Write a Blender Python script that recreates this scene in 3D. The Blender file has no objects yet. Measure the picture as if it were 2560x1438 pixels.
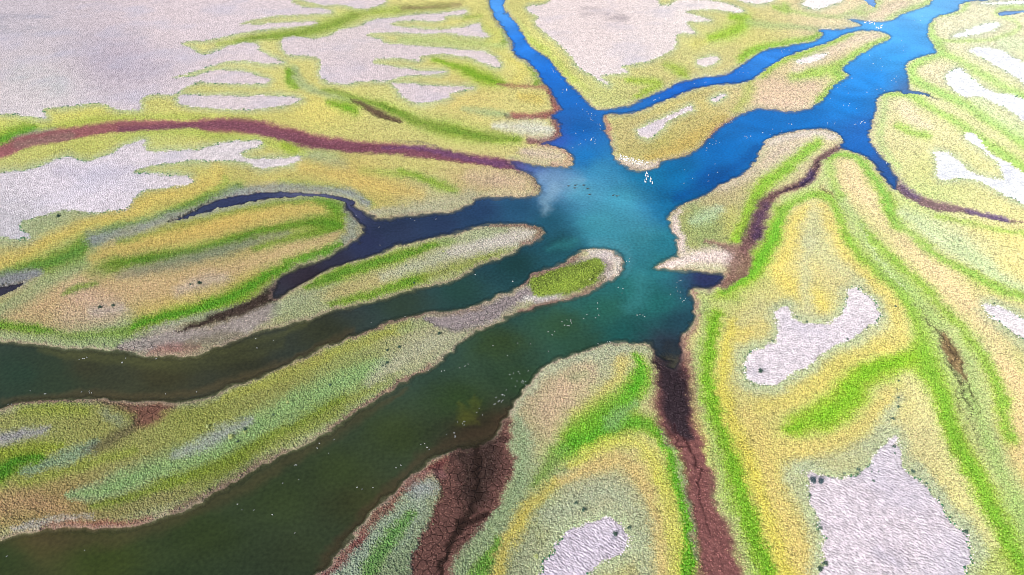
import bpy, math
import numpy as np
rng = np.random.default_rng(7)
R = math.radians
scene = bpy.context.scene
col = scene.collection

# ------------------------------------------------------------ camera, sky, sun
PITCH, HFOV, H = R(38.0), R(70.0), 120.0
F = 1280 / math.tan(HFOV / 2)
sp, cp = math.sin(PITCH), math.cos(PITCH)
cam = bpy.data.cameras.new('camera')
cam.angle = HFOV; cam.clip_start = 1; cam.clip_end = 60000
camo = bpy.data.objects.new('camera', cam); col.objects.link(camo)
camo.location = (0, 0, H); camo.rotation_euler = (math.pi / 2 - PITCH, 0, 0)
scene.camera = camo

SUN_EL = R(36.0)
SHD = np.array([0.8, 1.0]); SHD /= np.linalg.norm(SHD)          # the way shadows fall on the ground
world = bpy.data.worlds.new('World'); scene.world = world; world.use_nodes = True
nt = world.node_tree; nt.nodes.clear()
sky = nt.nodes.new('ShaderNodeTexSky'); sky.sky_type = 'NISHITA'; sky.sun_disc = False
sky.sun_elevation = SUN_EL
sky.sun_rotation = math.atan2(-SHD[0], -SHD[1])
bg = nt.nodes.new('ShaderNodeBackground'); bg.inputs[1].default_value = 0.09
wo = nt.nodes.new('ShaderNodeOutputWorld')
nt.links.new(sky.outputs[0], bg.inputs[0]); nt.links.new(bg.outputs[0], wo.inputs[0])
sun = bpy.data.lights.new('sun', 'SUN'); sun.energy = 4.6; sun.angle = R(0.6); sun.color = (1.0, 0.96, 0.9)
suno = bpy.data.objects.new('sun', sun); col.objects.link(suno)
from mathutils import Vector
suno.rotation_euler = Vector((SHD[0] * math.cos(SUN_EL), SHD[1] * math.cos(SUN_EL), -math.sin(SUN_EL))).to_track_quat('-Z', 'Y').to_euler()
scene.view_settings.view_transform = 'Standard'; scene.view_settings.look = 'None'
scene.view_settings.exposure = 0.46; scene.view_settings.gamma = 1
scene.cycles.filter_width = 1.0
KLIGHT = 1.35         # albedo = linear colour / KLIGHT
WK = .92; TK = 1.27


# ------------------------------------------------------------ map <-> world
# The survey below is written in map coordinates (u, v); at() gives the point of the flat ground.
def at(u, v):
    u = np.asarray(u, float); v = np.asarray(v, float)
    a = (u - 1280) / F; b = (719 - v) / F
    t = H / (sp - b * cp)
    return a * t, (cp + b * sp) * t
def inv(X, Y):
    b = (Y * sp - cp * H) / (sp * H + Y * cp)
    t = H / (sp - b * cp)
    return 1280 + F * X / t, 719 - F * b
def scl(v): return (np.asarray(v, float) + 709.) / 2147.

# ------------------------------------------------------------ noise
_T = rng.random((256, 256)).astype(np.float32)
def vnoise(x, y):
    xi = np.floor(x); yi = np.floor(y); fx = x - xi; fy = y - yi
    fx = fx * fx * (3 - 2 * fx); fy = fy * fy * (3 - 2 * fy)
    xi = xi.astype(np.int64) & 255; yi = yi.astype(np.int64) & 255
    x1 = (xi + 1) & 255; y1 = (yi + 1) & 255
    return (_T[yi, xi] * (1 - fx) + _T[yi, x1] * fx) * (1 - fy) + (_T[y1, xi] * (1 - fx) + _T[y1, x1] * fx) * fy
def fbm(x, y, o=3):
    s = 0; a = 1; n = 0
    for k in range(o):
        s = s + a * vnoise(x * 2 ** k + 17.3 * k, y * 2 ** k - 9.1 * k); n += a; a *= .5
    return s / n

# ------------------------------------------------------------ map raster
U0, V0, ST = -420., -240., 2.5
NW, NH = int(3400 / ST), int(1900 / ST)
UU = (U0 + ST * np.arange(NW))[None, :]; VV = (V0 + ST * np.arange(NH))[:, None]
def lin(c):
    c = np.asarray(c, float) / 255.
    return np.where(c <= .04045, c / 12.92, ((c + .055) / 1.055) ** 2.4)
def catmull(P, closed, n=5):
    P = np.asarray(P, float); m = len(P); out = []
    rg = range(m) if closed else range(m - 1)
    for i in rg:
        p1, p2 = P[i], P[(i + 1) % m]
        p0 = P[(i - 1) % m] if closed or i > 0 else p1
        p3 = P[(i + 2) % m] if closed or i + 2 < m else p2
        for k in range(n):
            t = k / n
            out.append(.5 * (2 * p1 + (p2 - p0) * t + (2 * p0 - 5 * p1 + 4 * p2 - p3) * t * t + (3 * p1 - p0 - 3 * p2 + p3) * t ** 3))
    if not closed: out.append(P[-1])
    return np.array(out)
def win(x0, x1, y0, y1):
    i0 = max(0, int((x0 - U0) / ST)); i1 = min(NW, int((x1 - U0) / ST) + 2)
    j0 = max(0, int((y0 - V0) / ST)); j1 = min(NH, int((y1 - V0) / ST) + 2)
    return i0, i1, j0, j1
def area_sd(pts, Rm=60., n=4):
    """signed distance in map units, positive inside, clipped at Rm"""
    C = catmull(pts, True, n)
    D = np.full((NH, NW), Rm, np.float32)
    for k in range(len(C)):
        a = C[k]; b = C[(k + 1) % len(C)]
        i0, i1, j0, j1 = win(min(a[0], b[0]) - Rm, max(a[0], b[0]) + Rm, min(a[1], b[1]) - Rm, max(a[1], b[1]) + Rm)
        if i1 <= i0 or j1 <= j0: continue
        px = UU[:, i0:i1] - a[0]; py = VV[j0:j1] - a[1]; d = b - a; L = d @ d + 1e-9
        t = np.clip((px * d[0] + py * d[1]) / L, 0, 1)
        dd = np.sqrt((px - t * d[0]) ** 2 + (py - t * d[1]) ** 2)
        D[j0:j1, i0:i1] = np.minimum(D[j0:j1, i0:i1], dd)
    I = np.zeros((NH, NW), bool); ys = VV[:, 0]
    for j in range(NH):
        y = ys[j]; xs = []
        a = C; b = np.roll(C, -1, 0)
        m = (a[:, 1] > y) != (b[:, 1] > y)
        if not m.any(): continue
        xs = np.sort(a[m, 0] + (y - a[m, 1]) * (b[m, 0] - a[m, 0]) / (b[m, 1] - a[m, 1]))
        for q in range(0, len(xs) - 1, 2):
            i0 = max(0, int(math.ceil((xs[q] - U0) / ST))); i1 = min(NW, int(math.floor((xs[q + 1] - U0) / ST)) + 1)
            if i1 > i0: I[j, i0:i1] = True
    return np.where(I, D, -D)
def band_mask(pts, f=.6, n=5):
    """pts (u, v, half width); f = share of the width that fades"""
    P = [(p[0], p[1], p[2]) for p in pts]
    C = catmull(P, False, n); M = np.zeros((NH, NW), np.float32)
    for k in range(len(C) - 1):
        a, b = C[k], C[k + 1]; w = max(a[2], b[2]) * (1 + f) + ST
        i0, i1, j0, j1 = win(min(a[0], b[0]) - w, max(a[0], b[0]) + w, min(a[1], b[1]) - w, max(a[1], b[1]) + w)
        if i1 <= i0 or j1 <= j0: continue
        px = UU[:, i0:i1] - a[0]; py = VV[j0:j1] - a[1]; d = (b - a)[:2]; L = d @ d + 1e-9
        t = np.clip((px * d[0] + py * d[1]) / L, 0, 1)
        dd = np.sqrt((px - t * d[0]) ** 2 + (py - t * d[1]) ** 2); ww = np.maximum(a[2] + (b[2] - a[2]) * t, .4)
        m = np.clip((ww * (1 + f) - dd) / (2 * f * ww + ST * .6), 0, 1); m = m * m * (3 - 2 * m)
        M[j0:j1, i0:i1] = np.maximum(M[j0:j1, i0:i1], m)
    return M
def idw(points, pw=2.6):
    xs = np.linspace(U0, U0 + ST * (NW - 1), 240); ys = np.linspace(V0, V0 + ST * (NH - 1), 130)
    X, Y = np.meshgrid(xs, ys); acc = np.zeros(X.shape + (3,)); W = np.zeros(X.shape)
    for (u, v, c) in points:
        d = ((X - u) ** 2 + ((Y - v) * 1.5) ** 2 + 400.) ** (pw / 2); w = 1 / d
        acc += w[..., None] * lin(c); W += w
    A = acc / W[..., None]
    fx = np.linspace(0, 239, NW); fy = np.linspace(0, 129, NH)
    ix = np.minimum(fx.astype(int), 238); iy = np.minimum(fy.astype(int), 128); tx = (fx - ix)[None, :, None]; ty = (fy - iy)[:, None, None]
    return ((A[iy][:, ix] * (1 - tx) + A[iy][:, ix + 1] * tx) * (1 - ty) + (A[iy + 1][:, ix] * (1 - tx) + A[iy + 1][:, ix + 1] * tx) * ty).astype(np.float32)
def sstep(a, b, x):
    t = np.clip((x - a) / (b - a), 0, 1); return t * t * (3 - 2 * t)

# ------------------------------------------------------------ the survey: banks, flats, plant belts
BANK = [(1200,-260),(1222,0),(1230,25),(1240,50),(1262,75),(1280,108),(1288,135),(1322,158),(1345,180),(1360,208),(1376,225),(1385,245),(1403,272),(1380,290),(1392,305),(1403,320),(1400,340),(1380,350),(1355,356),(1395,368),(1424,382),(1434,402),(1418,418),(1370,417),(1320,409),(1275,405),
(1300,425),(1332,438),(1348,462),(1352,488),(1290,494),(1215,492),(1192,496),(1170,514),(1120,531),(1020,537),(962,549),(925,540),(898,520),(872,500),(866,510),(884,545),(908,570),(904,590),(880,608),(840,628),(795,652),(735,672),(705,692),(690,715),(680,745),(700,745),(738,722),(788,693),(844,668),(900,650),(960,630),(1000,612),(1080,597),(1160,578),(1230,564),(1290,558),(1340,563),(1363,580),(1350,597),(1310,615),(1270,640),(1210,660),(1170,680),(1130,702),(1070,718),(1000,735),(930,755),(830,781),(774,796),(650,830),(580,854),(492,886),(380,892),(316,880),(176,872),(105,863),(0,854),(-200,840),(-500,830),
(-500,1800),(450,1800),(620,1600),(720,1500),(800,1432),(870,1349),(941,1272),(1018,1202),(1074,1152),(1134,1128),(1190,1122),(1235,1098),(1268,1043),(1292,998),(1327,956),(1380,907),(1450,882),(1503,865),(1574,856),(1626,862),(1645,890),(1680,925),(1703,900),(1699,850),(1730,802),(1740,760),(1728,725),(1770,722),(1800,712),(1804,684),(1748,680),(1690,676),(1637,668),(1670,652),(1700,640),(1690,600),(1678,560),(1674,540),(1700,515),(1744,497),(1801,461),(1857,436),(1888,401),(1920,352),(1959,334),(2033,322),(2082,329),(2108,348),(2105,369),(2152,387),(2187,415),(2208,443),(2238,472),(2245,450),(2237,432),(2222,408),(2194,380),(2177,352),(2177,316),(2191,281),(2198,246),(2230,229),(2272,227),(2274,211),(2265,176),(2272,155),(2310,141),(2342,132),(2333,113),(2321,88),(2325,60),(2346,42),(2391,28),(2416,6),(2560,-3),(2750,-12),(2750,-60),(2420,-60),(2345,-12),(2330,4),(2317,14),(2258,35),(2226,51),(2187,54),(2114,47),(2152,63),(2100,72),(2047,74),(2057,86),(2033,102),(1976,114),(1906,128),(1857,162),(1818,186),(1748,193),(1695,209),(1626,239),(1573,265),(1503,274),(1475,257),(1450,236),(1415,200),(1391,169),(1370,144),(1327,116),(1299,70),(1268,32),(1260,8),(1262,-260)]
ISLE_B = [(-520,1180),(-200,1080),(0,1024),(70,1005),(211,997),(316,1001),(440,1006),(510,996),(580,966),(650,944),(756,896),(810,870),(905,835),(976,806),(1011,796),(1099,779),(1180,768),(1257,735),(1310,710),(1345,684),(1398,661),(1450,629),(1503,622),(1542,633),(1558,661),(1542,689),(1503,710),(1461,735),(1398,756),(1363,766),(1292,782),(1250,802),(1187,830),(1134,872),(1081,918),(1028,943),(905,1022),(809,1086),(686,1149),(563,1219),(492,1265),(404,1297),(316,1318),(176,1322),(105,1326),(0,1351),(-200,1420),(-520,1560)]
ISLE_D = [(1510,292),(1538,287),(1591,280),(1640,262),(1690,240),(1730,225),(1783,213),(1864,206),(1913,174),(1966,141),(2029,120),(2082,102),(2117,84),(2170,77),(2216,83),(2223,98),(2187,116),(2145,141),(2107,172),(2121,190),(2089,211),(2068,239),(2047,260),(2012,274),(1959,278),(1906,272),(1874,278),(1829,299),(1801,316),(1773,345),(1748,369),(1706,390),(1658,404),(1630,422),(1591,427),(1556,411),(1535,390),(1530,352),(1514,327)]
WBANDS = [[(425,558,2),(470,540,6),(530,515,10),(600,500,11),(680,488,9),(760,487,6),(840,492,6),(880,508,10)],
          [(2258,228,7),(2290,232,6),(2318,238,4),(2345,252,2)], [(2168,-8,14),(2180,8,9),(2186,16,4)], [(2500,36,6),(2520,33,6),(2570,28,4)],
          [(-120,770,22),(0,732,11),(30,722,8),(60,708,3)]]
SALT = [
[(-460,-200),(900,-170),(960,-60),(968,2),(930,22),(900,25),(860,15),(800,14),(742,0),(731,10),(760,20),(810,25),(830,33),(790,38),(738,40),(661,46),(598,64),(640,64),(703,60),(781,58),(788,65),(703,73),(598,85),(527,102),(457,109),(480,125),(510,139),(548,127),(598,112),(640,114),(650,130),(686,148),(714,160),(668,162),(615,155),(563,158),(510,174),(457,190),(425,197),(475,195),(527,181),(598,181),(650,193),(675,207),(650,214),(563,211),(499,207),(468,221),(436,239),(380,239),(355,250),(352,274),(327,278),(292,276),(257,262),(211,264),(158,271),(108,276),(118,298),(53,292),(0,288),(-460,310)],
[(443,246),(470,241),(560,243),(700,243),(755,254),(690,270),(600,276),(530,273),(470,268),(447,256)],
[(705,110),(715,98),(740,95),(785,100),(815,95),(850,78),(890,70),(930,55),(980,48),(1040,40),(1110,35),(1140,30),(1165,28),(1160,38),(1115,42),(1105,53),(1070,55),(1020,53),(975,62),(1005,70),(1060,75),(1110,78),(1160,70),(1195,60),(1205,75),(1220,90),(1215,95),(1150,90),(1110,85),(1060,87),(980,83),(930,85),(918,93),(955,103),(962,112),(1000,115),(1100,123),(1160,128),(1220,135),(1245,155),(1245,172),(1215,163),(1170,145),(1100,138),(1050,145),(1045,155),(985,148),(940,150),(935,160),(975,170),(1060,180),(1110,180),(1100,187),(1030,190),(990,198),(970,205),(910,205),(870,213),(820,207),(803,190),(800,165),(795,148),(770,143),(730,140),(712,130)],
[(985,210),(1050,215),(1110,218),(1185,222),(1150,228),(1130,235),(1125,245),(1100,252),(1060,262),(1035,258),(1005,240),(990,222)],
[(-460,540),(-200,470),(0,437),(60,430),(110,417),(145,402),(175,395),(200,405),(235,405),(280,390),(305,375),(340,357),(365,353),(360,368),(385,385),(430,380),(500,375),(560,362),(640,355),(655,362),(630,375),(600,387),(620,400),(680,400),(755,393),(735,410),(690,420),(650,423),(625,412),(580,405),(520,405),(420,410),(350,428),(330,438),(380,440),(465,445),(478,458),(430,470),(380,475),(345,490),(316,525),(229,534),(176,527),(123,538),(46,566),(81,597),(35,603),(0,598),(-200,650),(-460,720)],
[(1320,18),(1380,-2),(1420,-150),(1600,-140),(1640,0),(1665,16),(1706,2),(1800,8),(1858,30),(1835,33),(1780,25),(1713,32),(1776,53),(1713,58),(1739,84),(1695,88),(1685,123),(1660,137),(1626,155),(1556,169),(1566,183),(1503,192),(1521,214),(1496,204),(1486,193),(1443,165),(1426,137),(1380,98),(1338,60),(1345,46),(1324,32)],
[(1835,-20),(1940,-20),(1938,0),(1900,13),(1850,4)],
[(2003,15),(2020,0),(2060,-20),(2100,-18),(2103,5),(2060,20),(2040,25)],
[(2385,90),(2420,78),(2450,65),(2490,60),(2497,68),(2470,80),(2430,90),(2390,95)],
[(2423,127),(2469,123),(2514,134),(2560,162),(2720,220),(2720,320),(2560,211),(2521,183),(2462,151)],
[(2363,197),(2391,174),(2420,190),(2451,218),(2486,234),(2529,239),(2560,253),(2720,300),(2720,430),(2560,306),(2504,267),(2451,246),(2409,243),(2381,225)],
[(2332,383),(2360,385),(2391,404),(2430,436),(2469,448),(2515,462),(2500,484),(2451,456),(2416,449),(2349,450),(2345,420)],
[(2412,345),(2427,332),(2448,348),(2465,380),(2490,397),(2529,418),(2560,436),(2760,500),(2760,600),(2560,514),(2521,496),(2495,470),(2508,450),(2500,420),(2480,398),(2450,375),(2425,358)],
[(2462,766),(2497,773),(2560,802),(2720,870),(2720,980),(2560,854),(2518,823),(2479,795)],
[(1938,788),(1952,772),(1969,773),(1980,798),(2005,810),(2047,816),(2078,810),(2114,777),(2121,731),(2142,722),(2166,742),(2191,777),(2191,805),(2166,823),(2117,854),(2064,879),(2012,921),(1959,949),(1934,964),(1885,963),(1857,945),(1857,907),(1871,886),(1913,872),(1941,854),(1948,816)],
[(2015,1181),(2054,1196),(2114,1195),(2166,1167),(2201,1128),(2237,1093),(2251,1142),(2258,1177),(2310,1219),(2363,1290),(2416,1346),(2423,1395),(2409,1438),(2380,1560),(2080,1560),(2054,1438),(2061,1406),(2054,1335),(2033,1293),(2022,1254),(2029,1219),(2020,1200)],
[(1521,1297),(1545,1311),(1573,1346),(1566,1374),(1503,1413),(1475,1438),(1430,1500),(1330,1500),(1359,1437),(1377,1392),(1405,1339),(1450,1318)],
[(1595,330),(1620,318),(1680,290),(1725,268),(1730,275),(1690,295),(1655,325),(1630,345),(1605,345)],
[(1744,155),(1776,144),(1797,151),(1776,165),(1751,167)],[(1995,155),(2030,142),(2065,135),(2050,148),(2010,162)],
[(1778,250),(1800,240),(1812,240),(1800,250),(1785,256)],
[(2449,10),(2500,7),(2560,5),(2700,0),(2700,16),(2560,13),(2500,13)],
]
# regional tints of the plant cover, top right paler with glare painted in
BASE = [(600,130,(208,200,118)),(900,100,(212,203,120)),(1200,120,(206,198,100)),(1350,120,(210,205,115)),(1500,240,(190,190,110)),(1750,90,(205,200,120)),(1900,100,(205,195,105)),(2100,20,(225,205,150)),(2400,60,(226,218,160)),(2450,200,(225,220,145)),(2330,200,(225,210,150)),(2300,320,(215,205,130)),(2450,320,(228,218,140)),(2560,480,(232,220,130)),(2350,430,(205,205,110)),
(200,290,(205,198,90)),(500,290,(205,195,100)),(800,280,(210,195,95)),(1000,260,(200,195,110)),(1150,240,(210,190,105)),(1100,330,(195,190,105)),(600,340,(195,185,85)),(200,370,(185,185,85)),(800,380,(170,175,95)),(900,430,(200,180,95)),(1050,410,(195,185,100)),(1150,450,(195,175,110)),(700,440,(200,185,95)),(950,500,(195,180,90)),(1050,500,(185,180,125)),
(400,350,(190,190,100)),(100,560,(170,180,125)),(400,520,(190,180,85)),(200,720,(205,175,115)),(600,600,(180,165,90)),(450,760,(205,175,105)),(300,850,(150,170,115)),(850,740,(170,165,100)),(1000,690,(175,175,110)),(1250,610,(175,170,135)),
(1640,350,(178,168,85)),(1600,330,(190,175,110)),(1750,290,(190,175,100)),(1950,250,(212,185,145)),(2050,130,(215,190,140)),(1720,390,(185,165,85)),(1950,380,(200,185,145)),(1780,480,(180,165,115)),(1760,570,(145,155,85)),
(1100,860,(175,170,125)),(900,950,(150,165,90)),(700,950,(150,150,70)),(500,1040,(150,155,65)),(250,1060,(155,155,75)),(100,1120,(160,165,80)),(150,1260,(170,145,85)),(400,1290,(145,140,80)),(600,1180,(130,145,50)),(800,1020,(140,155,65)),(-200,1250,(170,145,85)),
(1000,1400,(130,150,120)),(1500,900,(165,165,125)),(1400,1000,(185,165,125)),(1500,1250,(175,170,125)),(1300,1250,(155,165,110)),(1600,1350,(180,175,110)),(1200,1400,(140,150,110)),
(1800,750,(185,190,105)),(1900,800,(205,190,110)),(2050,650,(215,200,120)),(2100,950,(205,190,90)),(2000,1120,(200,185,100)),(1850,1150,(195,185,80)),(2200,1000,(205,195,120)),(2300,1100,(205,195,130)),(2420,1300,(205,195,120)),(2500,1400,(175,185,100)),(2400,900,(185,195,125)),(2500,1100,(215,190,120)),(2560,700,(228,210,130)),(2400,600,(215,208,140)),(2300,500,(190,205,115)),(2150,450,(220,200,130)),(2500,950,(215,205,130)),(1950,1400,(205,185,100))]
SALTC = [(0,60,(205,200,212)),(400,60,(218,208,216)),(300,150,(196,188,204)),(100,220,(212,208,214)),(600,200,(214,204,212)),(900,120,(212,203,208)),(900,180,(212,202,210)),(1500,60,(228,218,220)),(1600,130,(230,222,224)),(1800,20,(238,232,232)),(2050,8,(246,242,244)),(2450,80,(246,246,244)),(2450,220,(246,246,248)),(2560,180,(246,246,248)),(2400,420,(240,236,240)),(2540,470,(242,240,242)),(200,460,(212,208,222)),(600,380,(212,208,216)),(20,580,(190,190,200)),(2050,880,(224,218,230)),(2540,820,(240,236,242)),(2200,1300,(216,209,222)),(1480,1380,(200,194,212)),(1650,310,(222,214,222)),(1060,235,(214,204,212))]
GREEN = (100,160,24); LG = (150,178,60); SAGE = (165,175,128)
STRONG = [GREEN, (126,182,70), (140,190,90), (150,200,60), (146,200,66), (150,200,66), (150,195,45), (130,182,50), (140,186,48), (140,190,50), (135,188,45), (140,185,50), (98,160,45), (98,152,62), (100,150,50), (105,160,40), (88,162,22), (88,170,22), (84,165,15), (112,174,26), (122,182,20), (105,178,28), (120,180,45), (92,152,30), (90,152,35), (78,150,25), (125,182,36), (120,182,50), (120,168,30), (98,155,40), (110,150,50), (88,165,30), (206,196,48)]
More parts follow.
